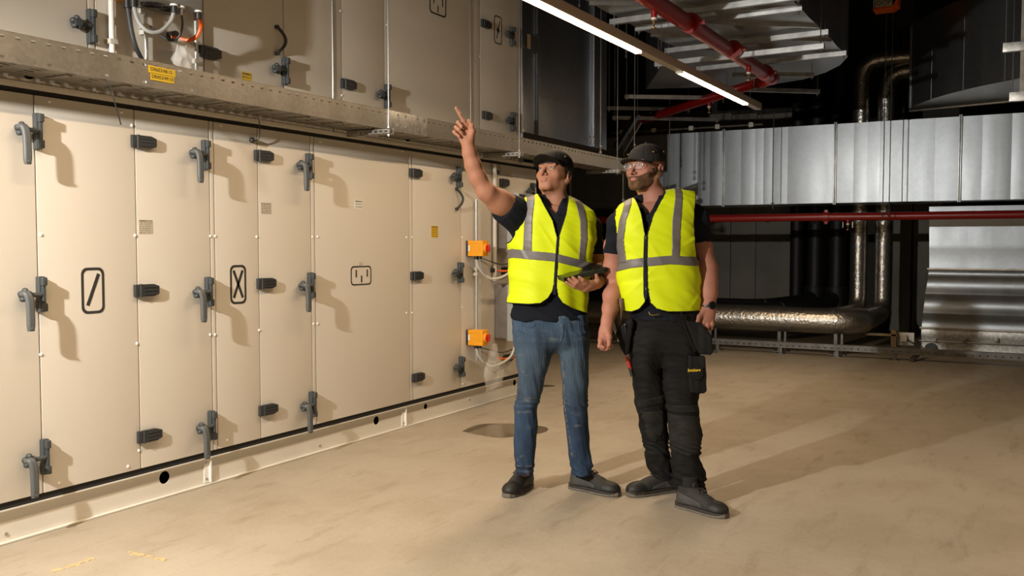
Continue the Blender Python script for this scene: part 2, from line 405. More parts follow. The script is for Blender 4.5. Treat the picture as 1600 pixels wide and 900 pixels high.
def sticker(parent, px, py, wd, ht, m, lines=0, name='sticker', dark=None, X=XP):
    y, z = W(px, py, X); b = MB().use(m); b.box((X, y - wd / 2, z - ht / 2), (X + .0012, y + wd / 2, z + ht / 2))
    b.use('ink')
    for i in range(lines):
        zz = z + ht / 2 - ht * (i + .6) / (lines + .2); y_ = y - wd / 2 + wd * .05
        while y_ < y + wd * .44:
            l_ = random.uniform(.05, .22) * wd; l_ = min(l_, y + wd * .46 - y_); th = ht / (lines + .2) * (.28 if i else .5)
            b.box((X + .0012, y_, zz - th / 2), (X + .0016, y_ + l_, zz + th / 2)); y_ += l_ + random.uniform(.03, .08) * wd
    return b.build(name, m, parent)
# --- lower unit
seams = [W(p, 450)[0] for p in (60, 215, 330, 337, 405, 487, 493, 640, 645, 720, 777, 838)]
ys = [Y0] + seams; D = []
for i in range(len(ys) - 1):
    D.append(door(ahu, ys[i], ys[i + 1], zb, zt, 'door_panel' if ys[i + 1] - ys[i] > .1 else 'post_strip'))
MB().box((XP - 1.3, Y0, zb - .0), (XP - .03, seams[-1], zt)).build('casing', 'cream_edge', ahu)
MB().box((XP - 1.25, Y0, zb - .034), (XP - .010, seams[-1] - .01, zb)).build('bottom_gasket', 'gasket', ahu)
MB().box((XP - 1.25, Y0, zt), (XP - .006, 7.45, zt + .022)).build('top_gasket', 'gasket', ahu)
# lever and star latches sit on the door to the right of the seam
for di, px, py, me in ((1, 62, 205, ME_LEVER), (1, 67, 460, ME_LEVER), (1, 73, 714, ME_LEVER), (3, 323.5, 242, ME_LEVER), (3, 328.5, 456, ME_LEVER), (3, 333.5, 665, ME_LEVER),
                       (6, 485, 260, ME_LEVER), (6, 488, 446, ME_LEVER), (6, 490.5, 632, ME_LEVER), (9, 719, 277, ME_STAR), (9, 721, 426, ME_STAR), (9, 723, 573, ME_STAR), (11, 834, 300, ME_STAR)):
    # compensate the stand-off: the plate's front edge was measured
    y, z = W(px, py, XP + .03); inst(me, 'latch', (XP, y, z), D[di])
for di, px, py in ((2, 212.5, 221), (2, 217, 454), (2, 222, 682), (4, 403, 243), (4, 407, 443), (4, 410, 641), (8, 643, 270), (8, 645, 431), (8, 647, 590), (10, 783, 285), (10, 786, 423), (10, 789, 560)):
    put(ME_HINGE, 'hinge', D[di], px, py)
put(ME_GRIP, 'grip_handle', D[8], 712, 311)
for di, px, pys in ((1, 64, (367, 554)), (2, 211, (368,)), (2, 214, (537,)), (3, 328.5, (369, 523)), (3, 336, (369, 523)), (4, 401, (370,)), (4, 405, (516,)), (6, 488, (370,)), (6, 489.5, (506,)), (7, 496, (370,)), (7, 496, (506,)),
                    (7, 635, (371, 489)), (8, 644, (371, 489)), (9, 722, (371, 480)), (9, 723, (600,))):
    for py in pys: put(ME_CAP, 'screw_cap', D[di], px, py)
for di, px, py in ((1, 77, 158), (1, 190, 175), (1, 206, 196), (3, 345, 196), (2, 217, 704), (1, 200, 729), (1, 92, 755), (4, 355, 688), (6, 500, 221), (7, 566, 228), (7, 628, 236)): put(ME_CAP, 'screw_cap', D[di], px, py)
sign_frame(D[1], 127, 163, 418, 490, [((.26, .18), (.76, .86), .018)])
sign_frame(D[3 + 0], 359.5, 384.5, 414, 475, [((.22, .16), (.78, .86), .017), ((.22, .86), (.78, .16), .017)])
sign_frame(D[6], 548, 580, 415.5, 445.5, [((.26, .42), (.26, .80), .013), ((.80, .42), (.80, .80), .013), ((.52, .14), (.52, .5), .013)], t=.009, rr=.028)
y, z = W(564, 412.5); text_mesh('2 1', .03, (XP, y, z), (0, 1, 0), (0, 0, 1), 'ink', D[6])
sticker(D[2], 227.5, 354.5, .085, .072, 'sticker_paper', 7)
sticker(D[4], 415.5, 325.5, .085, .066, 'sticker_paper', 7)
sticker(D[6], 560, 319, .075, .058, 'white', 3, 'white_sticker')
sticker(D[8], 679, 362, .088, .088, 'sticker_yellow', 6, 'yellow_sticker')
# base rail with its holes, lips, joint plates
br = MB(); holes = []
for px, py, r in ((257, 746, .034), (588, 657, .030), (665, 635, .022), (804, 598, .026)):
    y, z = W(px, py, RX); holes.append((y, z, r))
plate_holes(br, Y0, Y1 - .01, .006, zb - .036, RX, holes)
br.box((RX - .002, Y0, zb - .040), (XP - .004, Y1 - .01, zb - .034))
br.box((RX - .05, Y0, 0.002), (RX + .022, Y1 - .01, .008)); br.box((RX - .06, Y1 - .02, .008), (RX, Y1 - .01, zb - .036))
br.build('base_rail', 'cream_edge', ahu)
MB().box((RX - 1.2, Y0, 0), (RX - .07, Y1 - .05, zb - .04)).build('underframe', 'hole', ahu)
for px0, px1, pyc in ((318, 330, 731), (627, 634, 647)):
    ya, yb = W(px0, pyc, RX)[0], W(px1, pyc, RX)[0]
    j = MB().box((RX, ya, .012), (RX + .006, yb, zb - .042), .002).box((RX, (ya + yb) / 2 + (yb - ya) * .1, .012), (RX + .02, (ya + yb) / 2 + (yb - ya) * .25, zb - .042)).build('joint_plate', 'cap_white', ahu)
    for q in (.25, .9):
        for zz in (.035, zb - .065): inst(ME_BOLT, 'bolt', (RX + .005, ya + (yb - ya) * q, zz), j)
for px, py in ((9, 834), (499, 696), (733, 624), (8, 793), (780, 604)): y, z = W(px, py, RX); inst(ME_BOLT, 'bolt', (RX, y, z), ahu)
# --- upper unit
zu = zt + .024
za = W(0, 128)[1]
MB().box((XP - .25, Y0, zu), (XP + .004, 7.45, zu + .028), .003).build('bottom_flange', 'cream_edge', ahu2)
ur = MB(); holes = []
for px, py, r in ((45, 112, .034), (295, 152, .034), (637, 214, .034)): y, z = W(px, py, RX); holes.append((y, z, r))
plate_holes(ur, Y0, 7.3, zu + .028, zu + .21, RX, holes); ur.build('base_rail', 'cream', ahu2)
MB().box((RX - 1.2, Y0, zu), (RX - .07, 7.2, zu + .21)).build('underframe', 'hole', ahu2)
for px, py in ((131, 148), (143, 149), (594, 218), (601, 219)): y, z = W(px, py, RX); inst(ME_BOLT, 'bolt', (RX, y, z), ahu2)
for px in (128, 149, 592, 605):
    y = W(px, 145, RX)[0]; MB().box((RX, y - .002, zu + .03), (RX + .004, y + .002, zu + .2)).build('rail_joint', 'cream_edge', ahu2)
useam = [W(p, 60)[0] for p in (137.5, 149, 318, 443, 534, 600.5, 735, 750)] + [W(812, 60)[0]]
ys = [Y0] + useam; U = []; zu1 = zu + .215; zu2 = zu1 + 2.0
for i in range(len(ys) - 1): U.append(door(ahu2, ys[i], ys[i + 1], zu1, zu2, 'door_panel' if ys[i + 1] - ys[i] > .12 else 'post_strip'))
MB().box((XP - 1.3, Y0, zu1), (XP - .03, useam[-1], zu2)).build('casing', 'cream_edge', ahu2)
for di, px, py in ((1, 145, 41), (1, 145, -60), (4, 448, 111), (6, 607, 150), (7, 803, 190), (7, 802, 57)):
    y, z = W(px, py, XP + .03); inst(ME_STAR, 'latch', (XP, y, z), U[di if di < len(U) else -1])
for di, px, py in ((3, 318, 81), (5, 537, 131), (8, 754, 37), (8, 756, 180)): put(ME_HINGE, 'hinge', U[di], px, py)
put(ME_GRIP, 'grip_handle', U[3], 431, 63)
for di, px, py in ((0, 148, 66), (1, 153, 67), (4, 446, 130), (5, 532, 17), (5, 534, 149), (6, 604, 39), (6, 604, 175), (8, 750, 88)): put(ME_CAP, 'screw_cap', U[di], px, py)
sticker(U[3], 385.5, 121, .075, .06, 'sticker_yellow', 3, 'yellow_sticker')
sign_frame(U[6], 671, 697, -12, 24, [((.25, .45), (.25, .85), .012), ((.78, .45), (.78, .85), .012), ((.5, .12), (.5, .42), .012)], t=.012)
sign_frame(U[8], 772, 784, 25, 69, [((.32, .18), (.48, .44), .011), ((.55, .56), (.74, .84), .011)], t=.01, rr=.03)
y, z = W(778.3, 47.5); MB().tube([(XP, y, z), (XP + .001, y, z)], .022, 12).build('pictogram_dot', 'ink', U[8])
# ================================================================== CABLE TRAY
TX, TB, TT = -3.70, 2.088, 2.213                              # front face, bottom, top
TY1 = 9.35
tray = thing('cable_tray', (TX - .12, 5, TB), 'long perforated galvanised cable tray running between the two cream units towards the back', 'cable tray')
def slot_sheet(mb, y0, y1, pitch, sl, rows, fn):
    us = [y0]; y = y0 + pitch / 2; hole_i = set()
    while y + sl < y1: us += [y, y + sl]; hole_i.add(len(us) - 2); y += pitch
    us.append(y1); vs = [rows[0][0]]; hole_j = set()
    for a, b in rows[1:-1]: vs += [a, b]; hole_j.add(len(vs) - 2)
    vs.append(rows[-1][0])
    mb.grid(us, vs, fn, lambda i, j: i in hole_i and j in hole_j)
fr = MB()
slot_sheet(fr, 1.3, TY1, .070, .021, [(TB,), (TB + .014, TB + .025), (TT - .027, TT - .016), (TT,)], lambda a, b: (TX, a, b))
fr.box((TX - .014, 1.3, TT - .001), (TX + .001, TY1, TT + .002))
fr.build('side_rail', 'galv_tray', tray)
fr = MB(); slot_sheet(fr, 1.3, TY1, .070, .021, [(TB,), (TB + .014, TB + .025), (TT - .027, TT - .016), (TT,)], lambda a, b: (TX - .235, a, b)); fr.build('side_rail', 'galv_tray', tray)
bt = MB()                                                     # perforated bottom
slot_sheet(bt, 1.3, TY1, .14, .05, [(TX - .235,), (TX - .215, TX - .200), (TX - .165, TX - .15), (TX - .12, TX - .105), (TX - .07, TX - .055), (TX - .03, TX - .018), (TX,)], lambda q, p: (p, q, TB))
y = 1.4
while y < TY1 - .1:
    bt.box((TX - .2, y, TB - .006), (TX - .04, y + .035, TB + .002)); bt.beam((TX - .2, y - .09, TB + .001), (TX - .04, y - .02, TB + .001), .012, .003); y += .31
bt.build('tray_bottom', 'galv_tray', tray)
y0_, z0_ = W(605, 175, TX + .003); y1_, _ = W(667, 195, TX + .003)
sp = MB().box((TX + .001, y0_, TB - .004), (TX + .005, y1_, TT + .001), .001).build('splice_plate', 'zinc_bright', tray)
for q in (.25, .45, .75, .92):
    for zz in (TB + .035, TT - .02): inst(ME_BOLT, 'bolt', (TX + .005, y0_ + (y1_ - y0_) * q, zz), sp)
ya, za_ = W(232, 100, TX + .003); yb, zb_ = W(274, 123, TX + .003)
lb = MB().box((TX + .002, ya, TB + .068), (TX + .0035, yb, TB + .104)).box((TX + .002, ya + .012, TB + .036), (TX + .0035, yb - .008, TB + .07)).build('yellow_label', 'sticker_yellow', tray)
text_mesh('DR653/48.12', .024, (TX + .0035, (ya + yb) / 2 - .005, TB + .087), (0, 1, 0), (0, 0, 1), 'ink', lb)
text_mesh('DR453/49.10', .024, (TX + .0035, (ya + yb) / 2, TB + .053), (0, 1, 0), (0, 0, 1), 'ink', lb)
for i, (dx, m_c) in enumerate(((-.06, 'cable_grey'), (-.085, 'cable_yellow'), (-.11, 'cable_grey'), (-.135, 'cable_dark'), (-.16, 'cable_yellow'), (-.185, 'cable_grey'))):
    P = [(TX + dx + .006 * math.sin(t * 1.7 + i), t, TB + .012 + .002 * math.sin(3 * t + i)) for t in np.arange(1.35, TY1 - .1, .2)]
    o = MB().tube(P, .0085, 6).build('cable', m_c)
    tag(o, '%s cable lying in the perforated cable tray, %s from its front side' % ({'cable_grey': 'grey', 'cable_yellow': 'green-yellow', 'cable_dark': 'black'}[m_c], ('nearest', 'second', 'third', 'fourth', 'fifth', 'farthest')[i]), 'cable', 'cables in the tray')
zt_ = arc([(TX - .03, W(167, 128, TX)[0] - .02, TB + .02), (TX + .006, *W(170, 133, TX)), (TX + .03, *W(178, 155, TX + .03)), (TX + .03, *W(189, 195, TX + .03))], 6)
tag(MB().tube(zt_, .003, 6).build('cable_tie', 'black_plastic'), 'long black cable tie hanging from the front of the cable tray', 'cable tie')
# brackets under the tray with threaded rods
def rod(mb, p, z1, r=.0045): mb.tube([p, (p[0], p[1], z1)], r, 6)
def tray_bracket(pxa, pya, label):
    y, z = W(pxa, pya, TX + .08)
    b = thing('support_bracket', (TX - .2, y, TB - .05), label, 'bracket', 'brackets under the tray')
    c = MB(); c.box((TX - .25, y - .02, TB - .012), (TX + .1, y - .0175, TB - .008)); c.box((TX - .25, y - .02, TB - .045), (TX + .1, y + .02, TB - .042)); 
    us = list(np.linspace(TX - .25, TX + .1, 18)); c.grid(us, [TB - .045, TB - .032, TB - .022, TB - .008], lambda a, q: (a, y - .02, q), lambda i, j: j == 1 and i % 2 == 1)
    c.grid(us, [TB - .045, TB - .032, TB - .022, TB - .008], lambda a, q: (a, y + .02, q), lambda i, j: j == 1 and i % 2 == 1)
    c.build('channel', 'zinc_bright', b)
    r = MB(); rod(r, (TX + .075, y, TB - .06), Z_C); r.build('threaded_rod', 'rod', b)
    for z_ in (TB - .055, TB - .010): MB().tube([(TX + .075, y, z_), (TX + .075, y, z_ + .012)], .011, 6).build('nut', 'steel', b)
tray_bracket(608, 190, 'slotted bracket with rod under the cable tray, near its splice plate')
tray_bracket(812, 232, 'slotted bracket with rod under the tray, just left of the man pointing')
tray_bracket(965, 262, 'slotted bracket with rod under the tray end, at the bearded man\'s glasses')
for px, X in ((519.5, TX - .25), (735, TX - .25)):
    y = W(px, 60, X)[0]; r = MB(); rod(r, (X, y, TB - .03), Z_C)
    tag(r.build('threaded_rod', 'rod'), 'thin threaded rod hanging behind the tray %s' % ('left of the splice plate' if px < 600 else 'beside the pointing fingertip'), 'rod')
# ================================================================== CONVERTERS, ISOLATORS, CABLES ON THE UNITS
def converter(yc, zlo, zhi, label, hw=.13):
    b = thing('frequency_converter', (XP, yc, zlo), label, 'control box', 'frequency converters')
    x0 = XP + .004
    MB().box((x0, yc - hw + .01, zlo), (x0 + .125, yc + hw - .01, zhi), .004).build('heat_sink', 'sink_brown', b)
    h = MB().box((x0 + .125, yc - hw, zlo), (x0 + .235, yc + hw, zhi), .006)
    h.prism([(x0 + .13, zlo + (zhi - zlo) * .62), (x0 + .235, zlo + (zhi - zlo) * .30), (x0 + .235, zlo), (x0 + .222, zlo), (x0 + .222, zlo + (zhi - zlo) * .3), (x0 + .13, zlo + (zhi - zlo) * .57)], yc - hw - .006, yc - hw, axis=1)
    for q in (.66, .86): h.box((x0 + .13, yc - hw - .004, zlo + (zhi - zlo) * q), (x0 + .215, yc - hw, zlo + (zhi - zlo) * q + .006))
    h.build('housing', 'grey_light', b)
    MB().box((x0 + .235, yc - hw + .008, zlo + .012), (x0 + .243, yc - hw + .1, zhi - .01), .002).build('display_strip', 'black_plastic', b)
    MB().box((x0 + .243, yc - hw + .02, zhi - .10), (x0 + .246, yc - hw + .06, zhi - .07)).build('orange_badge', 'cable_orange', b)
    MB().box((x0 + .235, yc - hw + .102, zlo + .004), (x0 + .241, yc + hw - .004, zhi - .004), .002).build('front_cover', 'grey_case', b)
    for dx, dy in ((.17, -.06), (.2, .03)):
        MB().tube([(x0 + dx, yc + dy, zlo), (x0 + dx, yc + dy, zlo - .035)], .017, 10).build('cable_gland', 'black_plastic', b)
    return b
def isolator(yc, zc, label):
    b = thing('isolator_switch', (XP, yc, zc - .06), label, 'switch', 'yellow isolator switches')
    MB().box((XP + .003, yc - .046, zc - .062), (XP + .020, yc + .046, zc + .062), .003).build('back_plate', 'black_plastic', b)
    c = MB().box((XP + .020, yc - .044, zc - .060), (XP + .125, yc + .044, zc + .060), .005)
    c.box((XP + .02, yc - .047, zc + .036), (XP + .15, yc + .047, zc + .062), .003); c.box((XP + .02, yc - .047, zc - .062), (XP + .15, yc + .047, zc - .036), .003)
    c.box((XP + .12, yc - .046, zc - .061), (XP + .158, yc + .046, zc + .061), .005); c.build('switch_box', 'orange', b)
    MB().box((XP + .022, yc - .0465, zc - .024), (XP + .038, yc - .044, zc + .024)).build('type_label', 'white', b)
    MB().tube([(XP + .158, yc, zc), (XP + .176, yc, zc)], .036, 16).build('knob_ring', 'orange', b)
    MB().tube([(XP + .176, yc, zc), (XP + .182, yc, zc)], .029, 16).box((XP + .182, yc - .009, zc - .028), (XP + .196, yc + .009, zc + .028), .003).build('knob', 'knob_red', b)
    MB().tube([(XP + .07, yc, zc - .06), (XP + .07, yc, zc - .088)], .018, 10).tube([(XP + .105, yc, zc - .06), (XP + .105, yc, zc - .085)], .015, 10).build('cable_gland', 'black_plastic', b)
def cable(P, r, m, label, n=8, group=None):
    return tag(MB().tube(arc(P, 7), r, n).build('cable', m), label, 'cable', group)
ck = 0
for which, zc_px, zlo_px, zhi_px in (('upper', 388, 395, 300), ('lower', 527, 536, 446)):
    yi, zi = W(744, zc_px, XP + .07); yc = 6.86
    _, zlo = W(768, zlo_px, XP + .1); _, zhi = W(768, zhi_px, XP + .1)
    isolator(yi, zi, '%s of the two orange isolator switches with red knob left of the pointing man' % which)
    converter(yc, zlo, zhi, 'grey frequency converter with black strip on the lower unit, %s one, behind the pointing man' % which)
    g = 'under the %s grey converter beside the pointing man' % which
    xa = XP + .07
    cable([(xa, yi, zi - .08), (xa + .01, yi + .03, zi - .16), (xa + .05, yi + .16, zi - .25), (xa + .09, yc - .14, zi - .2), (XP + .174, yc - .06, zlo - .02)], .0105, 'offwhite', 'thick pale cable looping ' + g)
    cable([(xa + .035, yi, zi - .08), (xa + .03, yi + .05, zi - .18), (xa + .05, yi + .2, zi - .30 if which == 'lower' else zi - .275), (xa + .09, yc - .10, zi - .2), (XP + .18, yc - .045, zlo - .02)], .007, 'cable_grey', 'thinner grey cable looping ' + g)
    cable([(XP + .204, yc + .03, zlo - .02), (XP + .20, yc + .03, zlo - .08), (XP + .16, yc - .01, zlo - .14), (XP + .08, yc - .10, zlo - .155), (XP + .0, yc - .17, zlo - .145)], .0085, 'cable_orange', 'orange cable curling into the door ' + g)
    cable([(XP + .16, yc - .02, zlo - .01), (XP + .14, yc - .03, zlo - .07), (XP + .08, yc - .12, zlo - .10), (XP + .03, yc - .22, zlo - .075), (XP + .01, yi + .12, zlo - .03)], .004, 'cable_dark', 'thin black cable arching ' + g)
    tag(MB().tube([(XP, yc - .17, zlo - .147), (XP + .04, yc - .165, zlo - .148)], .022, 12).build('cable_gland', 'black_plastic'), 'black round cable gland on the door ' + g, 'gland')
# vertical conduits on the lower unit
def conduit(px, z0, z1, r, label, X=XP + .03, py=430, m='conduit', clips=()):
    y = W(px, py, X)[0]; b = thing('conduit', (X, y, z0), label, 'conduit')
    MB().tube([(X, y, z0), (X, y, z1)], r, 10).build('pipe', m, b)
    for zc in clips: MB().box((XP, y - r * 1.6, zc - .012), (X + r * 1.3, y + r * 1.6, zc + .012), .003).build('clip', 'offwhite', b)
    return y
conduit(744.5, W(744, 562)[1], W(744, 312)[1], .012, 'slim metal conduit running down behind the two orange isolators', clips=(W(744, 420)[1], W(744, 428)[1]))
conduit(773, W(773, 440)[1], zt - .01, .018, 'wide pale conduit from the tray down to the grey converters', m='offwhite', py=280)
# upper converter, isolator and cables
yc, zc = W(270, 12, XP + .2); x0 = XP
up_lo = W(316, 16, XP + .243)[1]
bx = thing('frequency_converter', (XP, 3.52, up_lo), 'grey frequency converter on the upper unit, underside with fans in view at the top edge', 'control box', 'frequency converters')
yA, yB = W(243, 8, XP + .24)[0], W(316, 16, XP + .24)[0]
MB().box((XP + .004, yA, up_lo), (XP + .24, yB, up_lo + .5), .006).build('housing', 'grey_case', bx)
for yy, rr_ in ((yA + .085, .055), (yB - .10, .05)):
    fn = MB()
    for r_ in (.2, .45, .7, 1.): fn.tube([(XP + .12 + rr_ * r_ * math.cos(t), yy + rr_ * r_ * math.sin(t), up_lo - .002) for t in np.linspace(0, 2 * math.pi, 17)], .0025, 5, False)
    fn.build('fan_grille', 'black_plastic', bx)
glands = []
for px, py in ((272, 7), (283, 10), (310, 17)):
    p = on_z(px, py, up_lo); glands.append(p); MB().tube([(p[0], p[1], up_lo), (p[0], p[1], up_lo - .008)], .020, 12).build('gland_collar', 'white', bx)
    MB().tube([(p[0], p[1], up_lo - .008), (p[0], p[1], up_lo - .042)], .017 if px != 283 else .008, 12).build('cable_gland', 'black_plastic' if px != 283 else 'steel', bx)
yi, zi = W(205, 0, XP + .08)
isl = thing('isolator_switch', (XP, yi, zi), 'orange isolator switch on the upper unit, cut by the top edge of the picture', 'switch', 'yellow isolator switches')
_, zq = W(215, 1, XP + .1)
MB().box((XP + .003, yi - .07, zq), (XP + .16, yi + .07, zq + .16), .005).build('switch_box', 'orange', isl)
MB().tube([(XP + .165, yi, zq + .08), (XP + .18, yi, zq + .08)], .032, 14).build('knob', 'knob_red', isl)
ga = []
for px, X in ((199, XP + .07), (209, XP + .11)):
    y, z = W(px, 6, X); ga.append((X, y, zq)); MB().tube([(X, y, zq), (X, y, zq - .04)], .019, 12).build('cable_gland', 'black_plastic', isl)
def PX(px, py, X): y, z = W(px, py, X); return (X, y, z)
cable([ga[0], PX(200, 14, XP + .07), PX(206, 50, XP + .08), PX(213, 75, XP + .08), PX(224, 97, XP + .05)], .011, 'cable_dark', 'thick dark grey cable dropping from the upper isolator into the tray')
cable([ga[1], PX(210, 14, XP + .11), PX(217, 35, XP + .13), PX(232, 49, XP + .16), PX(250, 49, XP + .18), PX(266, 34, XP + .19), (glands[0][0], glands[0][1], up_lo - .03)], .010, 'cable_grey', 'thick light grey cable looping from the upper isolator to its converter')
cable([(glands[1][0], glands[1][1], up_lo - .03), PX(285, 40, XP + .16), PX(279, 58, XP + .13), PX(265, 63, XP + .1), PX(250, 55, XP + .06), PX(238, 43, XP + .04), PX(231, 40, XP + .02)], .0055, 'cable_dark', 'thin dark cable arching under the upper converter')
cable([(glands[2][0], glands[2][1], up_lo - .03), PX(314, 38, XP + .17), PX(308, 56, XP + .14), PX(294, 63, XP + .1), PX(280, 60, XP + .06), PX(268, 57, XP + .03)], .011, 'cable_orange', 'bright orange cable curling below the upper converter')
p = PX(266, 57, XP); tag(MB().tube([p, (XP + .045, p[1], p[2])], .026, 12).build('cable_gland', 'black_plastic'), 'black round gland where the bright orange cable enters the upper unit', 'gland')
conduit(174.5, zu1 - .1, zu1 + 1, .014, 'white plastic conduit rising on the upper unit, second seam from the left', m='white', py=40, clips=(W(172, 67)[1],))
conduit(228, zu1 - .1, W(226, 0)[1] + .2, .010, 'slim steel conduit below the upper isolator, left one', py=60, clips=(W(228, 20)[1], W(228, 44)[1], W(228, 53)[1]))
conduit(306, zu1 - .1, W(306, 18)[1], .010, 'slim steel conduit below the upper converter, right one', py=60, clips=(W(306, 98)[1],))
def bag(px0, py0, px1, py1, X, label, paper=False):
    y0, z1 = W(px0, py0, X); y1, _ = W(px1, py0, X); z0 = W((px0 + px1) / 2, py1, X)[1]
    b = MB(); us = np.linspace(0, 1, 13); vs = np.linspace(0, 1, 17); rnd = random.Random(3)
    ph = [rnd.uniform(0, 6) for _ in range(6)]
    def fn(u, v, s_):
        wd = .28 + .72 * min(1, v * 1.6); yy = (y0 + y1) / 2 + (y1 - y0) * (u - .5) * wd
        t = s_ * (.004 + .022 * math.sin(math.pi * u) * math.sin(math.pi * min(1, v * .95))) + .007 * math.sin(9 * u + 7 * v + ph[0]) + .005 * math.sin(17 * u - 9 * v + ph[1])
        return (X + t, yy + .004 * math.sin(12 * v + ph[2]), z1 + (z0 - z1) * v + .008 * math.sin(6 * u + ph[3]) * v)
    b.grid(us, vs, lambda u, v: fn(u, v, 1)); b.grid(us, vs, lambda u, v: fn(u, v, -1))
    o = b.build('plastic_bag', 'clear_plastic'); tag(o, label, 'bag')
    if paper:
        q = MB().obox((X, (y0 + y1) / 2 + .01, z0 + .085), ((0, 1, -.25), (0, .25, 1), (1, 0, 0)), (.055, .07, .001)).build('folded_leaflet', 'white')
        tag(q, 'folded white leaflet inside the clear bag by the orange cable', 'leaflet')
bag(268, 62, 302, 112, XP + .10, 'clear bag with a folded leaflet hanging from the orange cable above the tray', True)
bag(757, 540, 786, 608, XP + .12, 'crumpled clear plastic bag hanging from the lower converter cables')
tag(cable([PX(402, 178, TX - .1), PX(405, 190, XP + .06), PX(406, 205, XP + .05), PX(404, 217, XP + .03), PX(397, 220, XP + .02)], .003, 'cable_dark', 'thin black lead with a round end below the tray, above the second pictogram door'), None)
tag(MB().sphere(PX(394, 219, XP + .02), .017, 12, 8).build('push_button', 'black_plastic'), 'small black round button on the cream door below the tray', 'button')
cable([PX(778, 255, XP + .05), PX(782, 266, XP + .05), PX(781, 273, XP + .05), PX(778, 268.5, XP + .03)], .003, 'cable_dark', 'thin black lead with a small plug right of the raised forearm')
tag(MB().sphere(PX(778, 269, XP + .03), .016, 12, 8).build('push_button', 'black_plastic'), 'small black round button beside the raised forearm', 'button')
# ================================================================== SHEET METAL DUCTS
def pillow(mb, u0, u1, v0, v1, fn, nb, amp, horiz=False, seg=4):
    """folded sheet: nb breaks across u (or v); every field bulges a little"""
    us = []; 
    for i in range(nb):
        for k_ in range(seg): us.append((i + k_ / seg) / nb)
    us.append(1.)
    vs = np.linspace(0, 1, 5)
    def h(t, v):
        k_ = t * nb; fr_ = k_ - math.floor(k_ - 1e-9); fr_ = max(0, min(1, fr_))
        return amp * (1 - abs(2 * fr_ - 1) ** 1.6) * (1 if int(k_) % 2 else .7)
    if horiz: mb.grid(vs, us, lambda a, b: fn(u0 + (u1 - u0) * a, v0 + (v1 - v0) * b, h(b, a)))
    else: mb.grid(us, vs, lambda a, b: fn(u0 + (u1 - u0) * a, v0 + (v1 - v0) * b, h(a, b)))
BY = 12.0
dz0, dz1 = 1.845, 2.815
bd = thing('ventilation_duct', (-1.5, BY + .4, dz0), 'long horizontal galvanised duct across the back, lit silver, above the red pipe', 'duct', None)
joins = [on_y(p, 260, BY)[0] for p in (890, 973, 1131, 1305, 1500, 1690, 1900)]
joins = [joins[0] - 1.2] + joins
for i in range(len(joins) - 1):
    a, b = joins[i], joins[i + 1]; s_ = MB(); nb = 5
    rf = random.Random(44 + i); br_ = {2: (1012, 1037, 1062, 1090, 1110), 3: (1158, 1180, 1193, 1207, 1231), 4: (1334, 1355, 1375, 1417, 1460), 5: (1534, 1557, 1580, 1602, 1640)}.get(i)
    us = [a + .018] + ([on_y(p, 260, BY)[0] for p in br_] if br_ else [a + (b - a) * q / nb for q in range(1, nb)]) + [b - .018]
    hp_ = 0
    for q in range(len(us) - 1):                              # folded fields: each slightly dished and at its own angle
        wq = us[q + 1] - us[q]; h1_ = rf.uniform(.001, .007); cv = rf.uniform(.02, .045) * wq * (1 if q % 2 else .6)
        s_.grid(list(np.linspace(us[q], us[q + 1], 7)), list(np.linspace(dz0, dz1, 9)), lambda u, v: (u, BY - (hp_ + (h1_ - hp_) * (u - us[q]) / wq) - cv * 4 * ((u - us[q]) / wq) * (1 - (u - us[q]) / wq) * .35 - .006 * math.sin(math.pi * (v - dz0) / (dz1 - dz0)), v))
        hp_ = h1_ if rf.random() < .5 else 0
    s_.grid([a, b], [BY, BY + .8], lambda u, v: (u, v, dz0)); s_.grid([a, b], [BY, BY + .8], lambda u, v: (u, v, dz1)); s_.grid([a, b], [dz0, dz1], lambda u, v: (u, BY + .8, v))
    s_.build('duct_section', 'galv', bd, smooth=True)
    MB().box((b - .017, BY - .03, dz0 - .02), (b - .003, BY + .02, dz1 + .02), .002).box((b + .003, BY - .03, dz0 - .02), (b + .017, BY + .02, dz1 + .02), .002).build('flange', 'strut', bd)
# tall dark duct beyond the end of the upper unit
tx = -4.02
tall = thing('ventilation_duct', (tx - .4, 8.6, 2.3), 'tall dark sheet-metal duct at the end of the upper cream unit, behind the pointing man', 'duct')
yy = [useam[-1] + .05, W(838, 100, tx)[0], W(925, 100, tx)[0], W(948.5, 100, tx)[0]]
ztop = Z_C
for i in range(3):
    s_ = MB(); lo = W(945, 234, tx)[1]
    pillow(s_, yy[i] + .004, yy[i + 1] - .004, lo, ztop, lambda u, v, h: (tx + h, u, v), 2 if i == 1 else 1, .012)
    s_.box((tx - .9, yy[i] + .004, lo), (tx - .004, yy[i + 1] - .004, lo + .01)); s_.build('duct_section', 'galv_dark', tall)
for y in yy[:3]: MB().box((tx - .01, y - .012, lo), (tx + .03, y + .012, ztop), .002).build('flange', 'galv_dark', tall)
MB().beam(*[(tx + .016, *W(a, b, tx)) for a, b in ((842, 149), (947, 180))], .004, .004).build('seam', 'strut', tall)
MB().box((tx + .014, W(821, 60, tx)[0], W(823, 76, tx)[1]), (tx + .02, W(826, 60, tx)[0], W(823, 54, tx)[1])).build('sticker', 'sticker_paper', tall)
y = W(816, 100, XP + .03)[0]
st = thing('strut_post', (XP + .03, y, zu1 - .15), 'slim bright steel post at the right end of the upper cream unit', 'post')
MB().box((XP + .01, y - .012, zu1 - .2), (XP + .034, y + .012, zu2), .002).build('post', 'rod', st)
for py in (73, 205): MB().box((XP + .0, y - .022, W(814, py)[1] - .012), (XP + .04, y + .022, W(814, py)[1] + .012)).build('clamp', 'steel', st)
